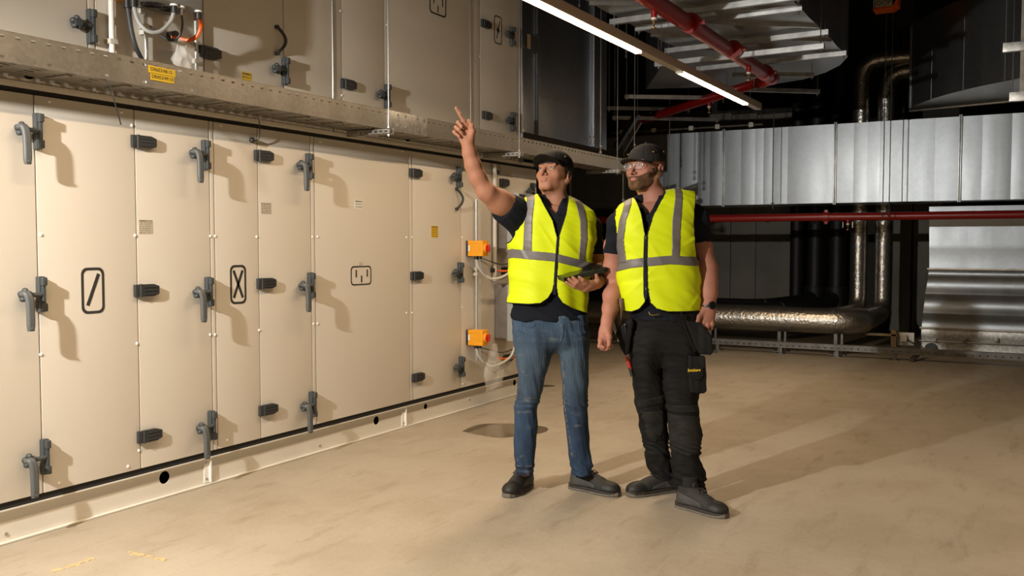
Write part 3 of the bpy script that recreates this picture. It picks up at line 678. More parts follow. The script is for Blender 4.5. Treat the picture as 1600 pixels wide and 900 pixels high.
# overhead duct
OZ = 3.2
poly = [on_z(*q, OZ)[:2] for q in ((925, 5), (1055, 73), (1009, 139), (1200, 133), (1255, 124), (1290, 113), (1312, 102), (1325, 88), (1254, 15))]
dl = poly[1] - poly[0]; dl = dl / np.linalg.norm(dl); poly[0] = poly[0] - dl * 3.2; dr = poly[-2] - poly[-1]; dr /= np.linalg.norm(dr); poly[-1] = poly[-1] - dr * 3.2
ov = thing('ventilation_duct', (poly[1][0] + .6, poly[1][1] - 1, OZ), 'large overhead galvanised duct with rounded far end, hung on struts above the red pipe', 'duct')
sd = MB(); n = len(poly)
sd.add([(*p, OZ) for p in poly] + [(*p, OZ + 1.0) for p in poly], [(i, (i + 1) % n, (i + 1) % n + n, i + n) for i in range(n)] + [tuple(range(n, 2 * n))])
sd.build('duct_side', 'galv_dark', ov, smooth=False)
bm_ = MB(); q0, q1 = poly[0], poly[-1]
ts = np.linspace(0, 1, 6)
L0 = poly[1] - poly[0]; L1 = poly[-2] - poly[-1]
secs = np.linspace(0, 1, 9)
for i in range(8):
    s_ = MB(); t0, t1 = secs[i], secs[i + 1]
    a0, b0 = q0 + L0 * t0, q1 + L1 * t0 * np.linalg.norm(L0) / np.linalg.norm(L1); a1, b1 = q0 + L0 * t1, q1 + L1 * t1 * np.linalg.norm(L0) / np.linalg.norm(L1)
    k1, k2 = .004 / .5, 1 - .004 / .5
    a0_, a1_ = a0 + (a1 - a0) * k1, a0 + (a1 - a0) * k2; b0_, b1_ = b0 + (b1 - b0) * k1, b0 + (b1 - b0) * k2
    us = np.linspace(0, 1, 9); vs = np.linspace(0, 1, 7)
    s_.grid(us, vs, lambda u, v: (*((a0_ * (1 - u) + b0_ * u) * (1 - v) + (a1_ * (1 - u) + b1_ * u) * v), OZ - .010 * (1 - abs(2 * v - 1) ** 1.5)))
    s_.build('bottom_sheet', 'galv', ov)
    MB().beam((*a1, OZ - .012), (*b1, OZ - .012), .028, .03).build('flange', 'strut', ov)
e0 = q1 + L1 * np.linalg.norm(L0) / np.linalg.norm(L1)
fp = [poly[1], poly[2], poly[3], poly[4], poly[5], poly[6], poly[7], e0]
MB().add([(*p, OZ - .002) for p in fp], [tuple(range(8))]).build('bottom_sheet', 'galv', ov, smooth=False)
def chan(pa, pb, z, label, rods=((.02,), (.98,)), wd=.041, ht=.041, rz=Z_C):
    a, b = on_z(*pa, z), on_z(*pb, z)
    t = thing('strut_channel', (a + b) / 2, label, 'strut', 'strut hangers under the overhead duct')
    MB().channel(a, b, wd, ht).build('channel', 'strut', t)
    r = MB(); nn = MB()
    for (q,) in rods:
        p = a + (b - a) * q; rod(r, (p[0], p[1], z - .05), rz); MB().tube([(p[0], p[1], z - .034), (p[0], p[1], z - .02)], .012, 6).build('nut', 'steel', t)
    r.build('threaded_rod', 'rod', t)
zc = OZ - .06
chan((954, 35), (1254, -6), zc, 'galvanised strut under the overhead duct, nearest the camera at the top edge')
chan((994, 45), (1254, 12), zc, 'galvanised strut under the overhead duct, second from the top edge')
chan((1040, 80), (1295, 50), zc, 'galvanised strut under the overhead duct, third from the top, above the red pipe bend')
chan((1024, 101), (1288, 72), zc - .16, 'low galvanised strut carrying the red pipe beneath the overhead duct')
chan((1089, 108), (1323, 83), zc, 'galvanised strut under the rounded end of the overhead duct')
chan((1145, 116), (1271, 117), zc - .05, 'short strut under the far rounded edge of the overhead duct')
chan((976, 151), (1116, 153), zc - .10, 'dim strut left of the lamp trunking end, level with the diagonal red pipe')
chan((1132, 139), (1280, 143), zc - .12, 'strut carrying the diagonal red pipe right behind the lamp')
chan((949, 169), (1078, 171), zc - .05, 'upper dark strut behind the far end of the lamp trunking, left')
chan((957, 184), (1123, 187), zc - .18, 'lowest dark strut above the back duct, with small hooks')
# curved duct top right
CZ = 2.95; pc = [on_z(*q, CZ)[:2] for q in ((1422, 168), (1436, 162), (1455, 155), (1478, 148), (1505, 141), (1535, 134), (1570, 127), (1610, 119), (1680, 104))]
far = on_z(1421, 173, CZ)[:2]; far2 = on_z(1690, 147, CZ)[:2]
ztc = on_y(1423, 40, pc[0][1])[2]
cd = thing('ventilation_duct', (pc[3][0], pc[3][1], CZ), 'big dark curved galvanised duct hanging at the top right corner', 'duct')
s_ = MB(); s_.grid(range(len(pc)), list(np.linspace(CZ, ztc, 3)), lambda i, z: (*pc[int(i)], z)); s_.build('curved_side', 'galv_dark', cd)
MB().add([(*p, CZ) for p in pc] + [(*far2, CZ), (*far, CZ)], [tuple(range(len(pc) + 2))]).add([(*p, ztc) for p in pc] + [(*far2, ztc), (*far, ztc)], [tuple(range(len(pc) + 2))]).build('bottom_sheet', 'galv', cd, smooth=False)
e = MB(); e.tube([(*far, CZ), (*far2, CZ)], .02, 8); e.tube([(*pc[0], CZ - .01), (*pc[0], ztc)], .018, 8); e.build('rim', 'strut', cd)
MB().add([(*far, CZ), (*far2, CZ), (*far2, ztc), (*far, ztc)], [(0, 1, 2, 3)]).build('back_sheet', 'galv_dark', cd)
for i in (2, 4, 6):
    MB().beam((*(pc[i] + np.array([-.002, -.004])), CZ), (*(pc[i] + np.array([-.002, -.004])), ztc), .0015, .002).build('seam', 'galv_dark', cd)
# strut post and brackets at the right edge
p = on_y(1601, 80, 8.2); hp = thing('strut_post', (p[0], 8.2, 2.8), 'grey slotted strut post with brackets at the right edge, in front of the curved duct', 'post')
pa, pb = on_y(1593, 147, 8.2), on_y(1593, -40, 8.2)
MB().box((pa[0], 8.18, pa[2]), (pa[0] + .06, 8.24, Z_C)).build('post', 'zinc_dull', hp)
for py, x0 in ((75, 1567), (152, 1577)):
    a = on_y(x0, py, 8.17); MB().box((a[0], 8.15, a[2] - .035), (a[0] + .25, 8.19, a[2] + .035), .002).build('bracket', 'zinc_bright', hp)
r = MB()
for px, py in ((1572, 66), (1582, 146)): a = on_y(px, py, 8.16); rod(r, tuple(a), Z_C)
r.build('threaded_rod', 'rod', hp)
# vertical duct at right
RY = 12.45
sh = [(1452, 322), (1452, 420), (1445, 465), (1440, 512), (1438, 550)]
rd = thing('ventilation_duct', (0.6, RY, 0), 'wide silver duct with horizontal folds dropping to the floor at the right edge', 'duct')
fl_ = [on_y(*q, RY) for q in sh]; xr = 2.6
def xl(z):
    zz = [p[2] for p in fl_][::-1]; xx = [p[0] for p in fl_][::-1]; return float(np.interp(z, zz, xx))
zf = [fl_[0][2], fl_[1][2], fl_[3][2], .03]
for i, nb in enumerate((4, 6, 2)):
    s_ = MB(); z1_, z0_ = zf[i], zf[i + 1]; seg = 4; zs = np.linspace(z0_ + .008, z1_ - .008, nb * seg + 1)
    amp = (.006, .028, .006)[i]
    def fn(t, z):
        k_ = (z - z0_) / (z1_ - z0_) * nb; fr_ = k_ - math.floor(k_ - 1e-6); return (xl(z) + (xr - xl(z)) * t, RY - amp * (1 - abs(2 * fr_ - 1) ** 1.3) * (1 if int(k_ - 1e-6) % 2 else -.4), z)
    s_.grid(np.linspace(0, 1, 9), list(zs), fn); s_.grid([0, 1], list(zs), lambda t, z: (xl(z), RY + .01 + t * .7, z)); s_.build('duct_section', 'galv' if i < 2 else 'zinc_bright', rd)
for z in (zf[1], zf[2]): MB().box((xl(z) - .02, RY - .035, z - .012), (xr, RY + .03, z + .012), .002).build('flange', 'zinc_dull', rd)
MB().tube([(xl(.2) - .02, RY - .06, on_y(1450, 532, RY)[2]), (xr, RY - .06, on_y(1450, 532, RY)[2])], .008, 8).build('rod', 'steel', rd)
for px in (1461, 1507, 1557): a = on_y(px, 532, RY - .06); MB().box((a[0] - .02, RY - .08, a[2] - .025), (a[0] + .02, RY - .03, a[2] + .025), .004).build('clamp', 'zinc_dull', rd)
a = on_y(1455, 545, RY - .01); MB().tube([(a[0], RY - .04, a[2]), (a[0], RY, a[2])], .075, 20).build('round_port', 'cable_dark', rd)
# ================================================================== PIPES
def pipe(name, P, r, m, label, cat='pipe', n=16, sub=6, bands=()):
    t = thing(name, P[0], label, cat); Q = arc(P, sub) if sub else P
    MB().tube(Q, r, n).build('pipe', m, t)
    for c, d, rr in bands:
        d = np.array(d, float); d /= np.linalg.norm(d); MB().tube([np.array(c) - d * .012, np.array(c) + d * .012], rr, n).build('band', 'strut', t)
    return t
def bend(P, r, n=7):
    """polyline with rounded corners"""
    P = [np.array(p, float) for p in P]; out = [P[0]]
    for a, b, c in zip(P, P[1:], P[2:]):
        u = (a - b) / np.linalg.norm(a - b); v = (c - b) / np.linalg.norm(c - b); s0, s1 = b + u * r, b + v * r
        for k_ in range(n + 1):
            t = k_ / n; out.append(s0 * (1 - t) ** 2 + 2 * b * t * (1 - t) + s1 * t * t)
    out.append(P[-1]); return out
# foil clad heating pipes
PYH, PZ = 11.7, .40
xe = on_y(1332, 516, PYH)[0]
vx1, vx2 = on_y(1342, 400, 13.3)[0], on_y(1380, 400, 13.3)[0]
b1 = [((on_y(px, 516, PYH)[0], PYH, PZ), (1, 0, 0), .158) for px in (1157, 1218, 1236, 1303)]
P2 = bend([(-5.6, PYH, PZ), (xe + .05, PYH, PZ), (vx2, 13.3, PZ), (vx2, 13.3, on_y(1380, 113, 13.3)[2]), (vx2 + 1.4, 13.3, on_y(1380, 113, 13.3)[2])], .28)
r2 = [.155 if p[1] < 11.9 else max(.110, .155 - .035 * (p[1] - 11.9)) for p in P2]
b2 = [((vx2, 13.3, on_y(1380, py, 13.3)[2]), (0, 0, 1), .114) for py in (346, 385, 430, 470, 200)]
t = pipe('insulated_pipe', P2, r2, 'foil', 'foil-clad pipe lying along the back, bending up in the rightmost riser', sub=0, bands=b1 + b2)
P1 = bend([(-5.6, PYH + .42, PZ + .02), (xe - .35, PYH + .42, PZ + .02), (vx1, 13.3, PZ + .02), (vx1, 13.3, on_y(1342, 95, 13.3)[2]), (vx1 + 1.6, 13.3, on_y(1342, 95, 13.3)[2])], .26)
pipe('insulated_pipe', P1, .112, 'foil', 'second foil-clad pipe behind the front one, rising left of the rightmost riser', sub=0, bands=[((vx1, 13.3, on_y(1342, py, 13.3)[2]), (0, 0, 1), .116) for py in (346, 386, 428, 475, 140)])
for i, (px, yb, pe) in enumerate(((1322, 14.0, 1240), (1288, 14.1, 1180), (1259, 14.2, 1150))):
    x = on_y(px - 14, 400, yb)[0]
    if i < 2:
        P = bend([(-5.2, 12.75 + .3 * i, PZ + .02 + .03 * i), (x - .5, 12.75 + .3 * i, PZ + .02 + .03 * i), (x, yb, PZ + .1), (x, yb, Z_C - .003)], .3)
        pipe('black_pipe', P, .115, 'black_pipe', 'matt black insulated pipe, %s black riser on the back wall' % ('right' if i == 0 else 'middle'), sub=0,
             bands=[(P[5] if i else P[5], P[6] - P[4], .121)])
        o = MB().tube([(x, yb, .3), (x, yb, on_y(px - 14, 448, yb)[2])], .16, 16).build('insulation_sleeve', 'black_pipe'); tag(o, 'thicker black sleeve around the foot of the %s black riser' % ('right' if i == 0 else 'middle'), 'sleeve')
    else:
        pipe('black_pipe', [(x, yb, .002), (x, yb, Z_C - .003)], .1, 'black_pipe', 'matt black riser on the back wall, left one', sub=0)
# red sprinkler pipes
RYY, = (11.55,)
za_ = on_y(1300, 339, RYY)[2]
rp = thing('sprinkler_pipe', (-1.5, RYY, za_), 'straight red pipe running across in front of the silver back duct', 'pipe')
xa, xb = on_y(1000, 340, RYY)[0], 2.6
MB().tube([(xa - 2, RYY, za_), (xb, RYY, za_)], .047, 16).build('pipe', 'red', rp)
c = on_y(1291, 339, RYY); MB().tube([(c[0] - .035, RYY, za_), (c[0] + .035, RYY, za_)], .062, 16).box((c[0] - .02, RYY - .03, za_ - .085), (c[0] + .02, RYY + .03, za_ + .085), .004).build('coupling', 'red', rp)
def sprinkler(parent, p, r0=.05):
    MB().tube([(p[0], p[1], p[2] - r0 * .6), (p[0], p[1], p[2] - r0 - .03)], .022, 10).build('outlet', 'red', parent)
    MB().tube([(p[0], p[1], p[2] - r0 - .03), (p[0], p[1], p[2] - r0 - .045)], .02, 10).build('collar', 'white', parent)
    MB().tube([(p[0], p[1], p[2] - r0 - .045), (p[0], p[1], p[2] - r0 - .07)], .012, 8).tube([(p[0], p[1], p[2] - r0 - .07), (p[0], p[1], p[2] - r0 - .1)], .006, 6).tube([(p[0], p[1], p[2] - r0 - .10), (p[0], p[1], p[2] - r0 - .105)], .022, 10).build('sprinkler_head', 'brass', parent)
c = on_y(1325, 339, RYY); sprinkler(rp, (c[0], RYY, za_))
mc = MB().box((c[0] - .058, RYY - .01, za_ - .13), (c[0] - .05, RYY + .01, za_ - .06)).box((c[0] + .05, RYY - .01, za_ - .13), (c[0] + .058, RYY + .01, za_ - .06)).build('guard', 'zinc_dull', rp)
RZ = 3.02
A = on_z(1018, 0, RZ); B = on_z(1207, 122, RZ); Cc = on_z(1015, 184, RZ - .02); dA = (B - A) / np.linalg.norm(B - A)
rp2 = thing('sprinkler_pipe', B, 'thick red pipe overhead below the large duct, ending in an elbow', 'pipe')
MB().tube([A - dA * 2.5, B], .062, 16).build('pipe', 'red', rp2)
MB().sphere(B, .066, 14, 10).tube([B, B + (Cc - B) * .07], .064, 14).tube([B - dA * .10, B], .072, 14).build('elbow', 'red', rp2)
for px, py in ((1080, 37), (1146, 78), (1196, 114)):
    c = on_z(px, py, RZ); MB().tube([c - dA * .035, c + dA * .035], .079, 16).beam(c - np.array([.11, 0, 0]), c + np.array([.11, 0, 0]), .03, .03).build('coupling', 'red', rp2)
for px, py in ((1022, 4), (1170, 95)): sprinkler(rp2, on_z(px, py, RZ), .075)
rp3 = thing('sprinkler_pipe', Cc, 'thinner red pipe running diagonally behind the lamp trunking', 'pipe')
MB().tube([B + (Cc - B) * .1, Cc + (Cc - B) * .3], .052, 16).build('pipe', 'red', rp3)
sprinkler(rp3, B + (Cc - B) * .45, .06)
for px, py in ((1187, 127), (1122, 150), (1022, 180)):
    q = on_z(px, py, RZ); MB().tube([(q[0] - .06, q[1], RZ - .08), (q[0] - .06, q[1], RZ + .03), (q[0], q[1], RZ + .065), (q[0] + .06, q[1], RZ + .03), (q[0] + .06, q[1], RZ - .08)], .005, 6).build('u_bolt', 'steel', rp3)
c = on_z(1022, 182, RZ)
# conduit with clips along the top of the back duct
cz = on_y(1020, 205, BY + .1)[2]
lc = thing('conduit', (on_y(975, 206, BY)[0], BY + .1, cz), 'thin grey conduit with clips along the top of the back duct, left end', 'conduit')
pa, pb = on_y(955, 208, BY + .1), on_y(1192, 194, BY + .1)
MB().tube([pa, pb], .014, 8).build('pipe', 'zinc_dull', lc)
for t_ in (.08, .3, .55, .72, .93): q = pa + (pb - pa) * t_; MB().box(q - .03, q + .03, .004).build('clip', 'offwhite', lc)
# dark diagonal brace beside the back duct
bra = thing('diagonal_brace', on_y(950, 250, 10.8), 'dark diagonal brace between the tall duct and the back duct', 'brace')
MB().beam(on_y(962, 232, 10.8), on_y(996, 178, 10.8), .10, .06).build('brace', 'black_plastic', bra)
MB().beam(on_y(974, 235, 10.75), on_y(1000, 190, 10.75), .03, .05).build('brace_edge', 'zinc_dull', bra)
q = on_y(996, 178, 10.8); r = MB(); rod(r, tuple(q), Z_C); r.build('threaded_rod', 'rod', bra)
# free hanging rods
for px, py0, py1, Y, lab in ((978, -20, 90, 9.5, 'rod left of the overhead duct strut, above the bearded man'), (991, 80, 236, 9.8, 'rod passing beside the lamp trunking, above the bearded man\'s cap'), (1045, 155, 345, 11.4, 'rod in front of the back duct, right above the bearded man'),
                            (1207, 175, 326, 11.6, 'rod in front of the back duct, left of its first bright field'), (1281, -10, 75, 9.3, 'rod at the right end of the low strut'), (1292, -10, 48, 9.6, 'rod beside the right end of the low strut'), (1379, 22, 345, 11.2, 'hoist chain with a hook, left one, in front of the risers'), (1389, 22, 338, 11.25, 'hoist chain, right one, in front of the risers'), (1322, -10, 80, 10.3, 'rod right of the overhead duct'),
                            (1400, 20, 190, 13.9, 'thin rod far behind the risers, left'), (1409, 20, 190, 13.9, 'thin rod far behind the risers, right'), (925, 0, 225, 8.0, 'rod in front of the tall dark duct, left'), (938, 0, 240, 8.0, 'rod in front of the tall dark duct, right'), (905, -20, 11, 7.5, 'short rod holding the lamp trunking'), (973, 268, 322, 9.7, 'rod below the end of the cable tray, at the bearded man\'s face')):
    a, b = on_y(px, py0, Y), on_y(px, py1, Y); m_ = MB().tube([(b[0], b[1], b[2]), (b[0], b[1], a[2] if py0 > 100 else Z_C)], .0055, 6); m_.tube([(b[0], b[1], b[2] + .0), (b[0], b[1], b[2] + .025)], .014, 6)
    m_.tube([(b[0], b[1], b[2] + .06), (b[0], b[1], b[2] + .075)], .02, 6)
    if px == 1379: m_.tube([(b[0] + .03 * math.cos(t_), b[1], b[2] - .03 + .03 * math.sin(t_)) for t_ in np.linspace(1.57, 6.8, 12)], .007, 6)
    ch = 'chain' in lab; tag(m_.build('hoist_chain' if ch else 'threaded_rod', 'rod'), ('thin steel ' if not ch else 'steel ') + lab, 'chain' if ch else 'rod')
# chain hoist
c = on_y(1383, 8, 11.2); ho = thing('chain_hoist', c, 'small orange and white chain hoist under the ceiling, top right', 'hoist')
MB().box((c[0] - .11, 11.1, c[2] + .03), (c[0] + .16, 11.3, c[2] + .22), .02).build('motor', 'black_plastic', ho)
MB().box((c[0] - .11, 11.08, c[2] - .045), (c[0] + .09, 11.28, c[2] + .04), .008).build('plate', 'sticker_paper', ho)
MB().box((c[0] - .11, 11.075, c[2] - .075), (c[0] + .09, 11.28, c[2] - .045), .005).prism([(c[0] + .09, c[2] - .075), (c[0] + .15, c[2] - .04), (c[0] + .16, c[2] + .09), (c[0] + .13, c[2] + .02), (c[0] + .09, c[2] - .045)], 11.075, 11.28, axis=1).build('bumper', 'cable_orange', ho)
text_mesh('JOOP', .075, (c[0] - .01, 11.078, c[2] - .004), (1, 0, 0), (0, 0, 1), 'ink', ho)
hw = thing('ceiling_beam', (on_y(1400, 20, 13)[0], 13, 4.6), 'black diagonal duct brace behind the hoist at the top right', 'beam')
MB().beam(on_y(1425, 44, 13), on_y(1398, -30, 13), .35, .25).build('beam', 'gasket', hw)
# ================================================================== LOW SUPPORT RAIL, SMALL THINGS AT THE BACK
lr = thing('support_rail', (-1.5, 11.45, 0), 'low perforated galvanised rail on feet running across the floor at the back', 'rail')
us = [-5.5]; 
while us[-1] < 2.6: us += [us[-1] + .055, us[-1] + .075]
rl = MB(); zr = .075
rl.grid(us, [zr, zr + .022, zr + .034, zr + .07], lambda a, b: (a, 11.43, b), lambda i, j: j == 1 and i % 2 == 1)
rl.box((-5.5, 11.43, zr + .069), (2.6, 11.49, zr + .072)); rl.grid([-5.5, 2.6], [zr, zr + .07], lambda a, b: (a, 11.49, b)); rl.build('rail', 'strut_dark', lr)
for px in (1112, 1122, 1220, 1308, 1398): x = on_y(px, 540, 11.46)[0]; MB().box((x - .02, 11.44, 0), (x + .02, 11.48, zr)).box((x - .05, 11.40, 0), (x + .05, 11.52, .008)).build('foot', 'strut_dark', lr)
a, b = on_z(1424, 563, .02), on_z(1440, 548, .09); MB().beam(a, b, .05, .03).build('brace_foot', 'strut_dark', lr)
MB().beam(on_z(1075, 548, .02), on_z(1120, 548, .02), .08, .02).build('base_plate', 'strut_dark', lr)
for i, (px, lab) in enumerate(((1106, 'left'), (1214, 'middle'), (1302, 'right'))):
    x = on_y(px + 4, 530, PYH)[0]; ps = thing('pipe_stand', (x, PYH, 0), 'steel stand under the front foil-clad pipe, %s one' % lab, 'stand', 'pipe stands')
    MB().box((x - .02, PYH - .02, 0), (x + .02, PYH + .02, PZ - .15)).box((x + .06, PYH - .02, 0), (x + .085, PYH + .02, PZ - .15)).build('post', 'strut_dark', ps)
    MB().box((x - .07, PYH - .07, 0), (x + .12, PYH + .07, .01)).build('foot', 'strut_dark', ps)
a, b = on_y(1400, 519, 12.1), on_y(1428, 540, 12.1)
sw = thing('junction_box', ((a[0] + b[0]) / 2, 12.1, b[2]), 'white junction box plate on the floor left of the ribbed silver duct', 'junction box')
MB().box((a[0], 12.1, b[2]), (b[0], 12.13, a[2]), .003).build('mounting_plate', 'white', sw)
a, b = on_y(1407, 524, 12.05), on_y(1417, 534, 12.05); MB().box((a[0], 12.02, b[2]), (b[0], 12.1, a[2]), .006).build('box', 'offwhite', sw)
cable([(b[0], 12.05, b[2] + .03), (b[0] + .08, 12.04, b[2] - .02), (b[0] + .16, 12.06, b[2] - .1)], .009, 'cable_dark', 'short black cable at the white junction box')
a, b = on_y(1350, 520, 12.0), on_y(1402, 526, 12.0); tag(MB().box((a[0], 12.0, b[2]), (b[0], 12.06, a[2]), .004).build('timber_batten', 'timber'), 'pale timber batten beside the white junction box', 'batten')
a = on_y(1396, 535, 12.0); tag(MB().box((a[0] - .03, 12.0, .05), (a[0] + .03, 12.06, .3), .004).build('timber_block', 'timber'), 'short upright timber block below the batten', 'block')
# ================================================================== LAMP TRUNKING
LX = -2.66; LZ = 2.80
lt = thing('linear_lamp', (LX, 7, LZ), 'long pale trunking with warm glowing tubes hanging overhead', 'lamp')
MB().box((LX - .035, -3.5, LZ + .004), (LX + .035, 10.25, LZ + .075), .004).build('housing', 'lamp_body', lt)
def tube_light(x, y0, y1, par, pw=34):
    l = lamp('lamp_light', 'AREA', (0, 0, 0), pw, (1, .745, .49), shape='RECTANGLE', size=.040, size_y=y1 - y0, spread=math.radians(150))
    l.parent = par; l.location = Vector((x, (y0 + y1) / 2, LZ - .0115)) - Vector(WL[par.name])
for y0, y1 in ((-2.1, -.05), (.85, 2.9), (4.0 - .3, 6.70), (7.66, 9.72)):
    MB().box((LX - .026, y0, LZ - .010), (LX + .026, y1, LZ + .006)).build('diffuser', 'led', lt); tube_light(LX, y0, y1, lt)
    for y in (y0 - .012, y1 + .012): MB().box((LX - .030, y - .012, LZ - .013), (LX + .030, y + .012, LZ + .006), .003).build('end_cap', 'white', lt)
r = MB()
for y in (.5, 3.3, 5.0, 7.2, 9.9): rod(r, (LX, y, LZ + .07), OZ if 5.2 < y < 9 else Z_C, .003)
r.build('suspension_wire', 'rod', lt)
# unseen lamp row added on the right, for even light on the floor
lt2 = thing('linear_lamp', (1.7, 3, LZ), 'unseen second row of pale lamp trunking, added on the right to light the floor', 'lamp')
MB().box((1.67, -3.5, LZ + .004), (1.73, 8.2, LZ + .075), .004).build('housing', 'lamp_body', lt2)
for y0, y1 in ((-2.1, -.05), (1.3, 3.35), (4.6, 6.65)): MB().box((1.679, y0, LZ - .010), (1.721, y1, LZ + .006)).build('diffuser', 'led', lt2); tube_light(1.7, y0, y1, lt2)
# ================================================================== FLOOR MARKS
def blob(name, cx, cy, rx, ry, rot, m, label, cat, h=.0012, jag=.12, n=60, seed=1, z0=0.0):
    rn = random.Random(seed); ph = [(rn.uniform(0, 6.28), rn.uniform(.3, 1) / (k_ ** .8)) for k_ in range(1, 9)]
    pts = []
    for i in range(n):
        a = 2 * math.pi * i / n; r_ = 1 + jag * sum(am * math.sin((k_ + 1) * a + p_) for k_, (p_, am) in enumerate(ph))
        x, y = rx * r_ * math.cos(a), ry * r_ * math.sin(a); pts.append((cx + x * math.cos(rot) - y * math.sin(rot), cy + x * math.sin(rot) + y * math.cos(rot)))
    return tag(MB().prism(pts, z0, z0 + h).build(name, m, smooth=False), label, cat)
c = on_z(788, 673, 0)
def blob_px(name, pp, m, label, cat, h, z0=0):
    Q = arc([on_z(*p, 0) for p in pp] + [on_z(*pp[0], 0)], 6)[:-1]
    return tag(MB().prism([(p[0], p[1]) for p in Q], z0, z0 + h).build(name, m, smooth=False), label, cat)
blob_px('puddle', [(722, 674), (745, 664), (780, 662), (815, 663), (850, 667), (856, 672), (845, 677), (815, 681), (780, 684), (750, 680)], 'puddle', 'shallow puddle of water on the floor behind the jeans legs', 'puddle', .002)
c = on_z(852, 603, 0); blob('puddle', c[0], c[1], .09, .06, YAW, 'puddle', 'small dark wet spot behind the man in jeans, near the rail end', 'puddle', seed=4, jag=.05)
for (pa, pb, sd_, lab) in (((85, 893), (146, 873), 5, 'line of dried yellow glue on the floor, bottom left corner'), ((200, 863), (258, 875), 9, 'line of dried yellow glue on the floor, right of the corner one')):
    rn = random.Random(sd_); A = on_z(*pa, 0); B = on_z(*pb, 0); g = MB()
    for i in range(46):
        t_ = rn.random(); q = A + (B - A) * t_; s_ = rn.uniform(.003, .012); n_ = 6
        q = q + np.array([rn.gauss(0, .006), rn.gauss(0, .006), 0]); rt = rn.uniform(0, 3)
        g.prism([(q[0] + s_ * rn.uniform(.6, 2) * math.cos(rt + 6.28 * k_ / n_), q[1] + s_ * math.sin(rt + 6.28 * k_ / n_)) for k_ in range(n_)], .0004, .0008 + i * .00004)
    tag(g.build('glue_residue', 'glue', smooth=False), lab, 'glue', kind='stuff')
# ================================================================== PEOPLE (implicit surfaces -> one continuous mesh each)
mat('skin', (.36, .165, .098), .62, var=.16, vscale=9, bump=.05, bscale=420, **{'Specular IOR Level': .32, 'Subsurface Weight': .10, 'Subsurface Radius': (.02, .008, .004), 'Subsurface Scale': .3})
mat('skin_pink', (.37, .162, .110), .62, var=.18, vscale=9, bump=.05, bscale=420, **{'Specular IOR Level': .32, 'Subsurface Weight': .10, 'Subsurface Radius': (.02, .008, .004), 'Subsurface Scale': .3})
mat('lips', (.30, .115, .085), .42)
mat('nail', (.62, .38, .28), .3)
mat('eye_white', (.30, .265, .24), .35); mat('iris', (.035, .065, .10), .3); mat('pupil', (.005, .005, .005), .1)
mat('hair_brown', (.045, .026, .014), .8, var=.4, vscale=200, bump=.6, bscale=300)
mat('brow', (.10, .055, .03), .8)
mat('brow_light', (.20, .11, .06), .8)
mat('beard', (.055, .027, .013), .9, col2=(.15, .070, .026), vscale=34, bump=.6, bscale=420)
mat('vest', (.56, .66, .004), .6, bump=.05, bscale=700, **{'Specular IOR Level': .25})
mat('band_grey', (.135, .122, .116), .5, .1, var=.12, vscale=18)
mat('binding', (.007, .008, .012), .7, **{'Specular IOR Level': .18})
mat('shirt', (.0055, .0070, .0115), .85, bump=.2, bscale=500, **{'Specular IOR Level': .18})
mat('shirt_collar', (.009, .011, .017), .8, **{'Specular IOR Level': .18})
mat('trousers', (.0055, .0055, .0057), .8, col2=(.0115, .0115, .011), vscale=5, bump=.25, bscale=240, **{'Specular IOR Level': .18})
mat('trouser_panel', (.010, .010, .0098), .8, col2=(.024, .023, .020), vscale=11, bump=.25, bscale=240, **{'Specular IOR Level': .18})
mat('cap_black', (.0065, .0062, .0055), .75, bump=.1, bscale=400, **{'Specular IOR Level': .18})
mat('cap_grey', (.020, .019, .017), .8, bump=.2, bscale=500, **{'Specular IOR Level': .18})
mat('shoe_upper', (.020, .019, .017), .7, var=.3, vscale=30, bump=.3, bscale=250)
mat('shoe_black', (.008, .008, .0075), .6)
mat('shoe_grey', (.055, .055, .052), .6, var=.2, vscale=40)
mat('sole', (.030, .026, .022), .6); mat('sole_grey', (.16, .14, .115), .7, var=.3, vscale=40)
mat('lace', (.045, .042, .035), .8)
mat('sock', (.008, .008, .009), .9)
mat('thread', (.42, .27, .10), .8)
mat('logo_yellow', (.75, .50, .03), .5)
mat('screen', (.01, .012, .01), .12)
mat('tablet_case', (.014, .016, .011), .35)
mat('frame_metal', (.25, .2, .16), .3, .9)
mat('tool_red', (.45, .02, .02), .4); mat('wood_handle', (.11, .065, .04), .55)
m_, N_, L_, b_ = new_mat('lens'); b_.inputs['Base Color'].default_value = (.95, .95, .95, 1); b_.inputs['Roughness'].default_value = .03; b_.inputs['Alpha'].default_value = .08
# denim: mid blue, paler where worn (thighs, shins), fine twill
m_, N_, L_, b_ = new_mat('denim'); b_.inputs['Roughness'].default_value = .85
t_ = N_.new('ShaderNodeTexCoord')
sp_ = N_.new('ShaderNodeSeparateXYZ'); L_.new(t_.outputs['Object'], sp_.inputs[0])
zr_ = N_.new('ShaderNodeValToRGB'); e_ = zr_.color_ramp.elements
e_[0].position = .10; e_[0].color = (.015, .040, .085, 1); e_[1].position = .98; e_[1].color = (.035, .075, .125, 1)
for p, c in ((.42, (.022, .055, .105)), (.56, (.045, .080, .115)), (.72, (.055, .092, .125)), (.86, (.036, .070, .110))): q = e_.new(p); q.color = (*c, 1)
L_.new(sp_.outputs[2], zr_.inputs[0])
def _n2(s, d=6, r=.6, st=None):
    n = N_.new('ShaderNodeTexNoise'); n.inputs['Scale'].default_value = s; n.inputs['Detail'].default_value = d; n.inputs['Roughness'].default_value = r
    if st:
        mp = N_.new('ShaderNodeMapping'); mp.inputs['Scale'].default_value = st; L_.new(t_.outputs['Object'], mp.inputs['Vector']); L_.new(mp.outputs[0], n.inputs['Vector'])
    else: L_.new(t_.outputs['Object'], n.inputs['Vector'])
    return n.outputs['Fac']
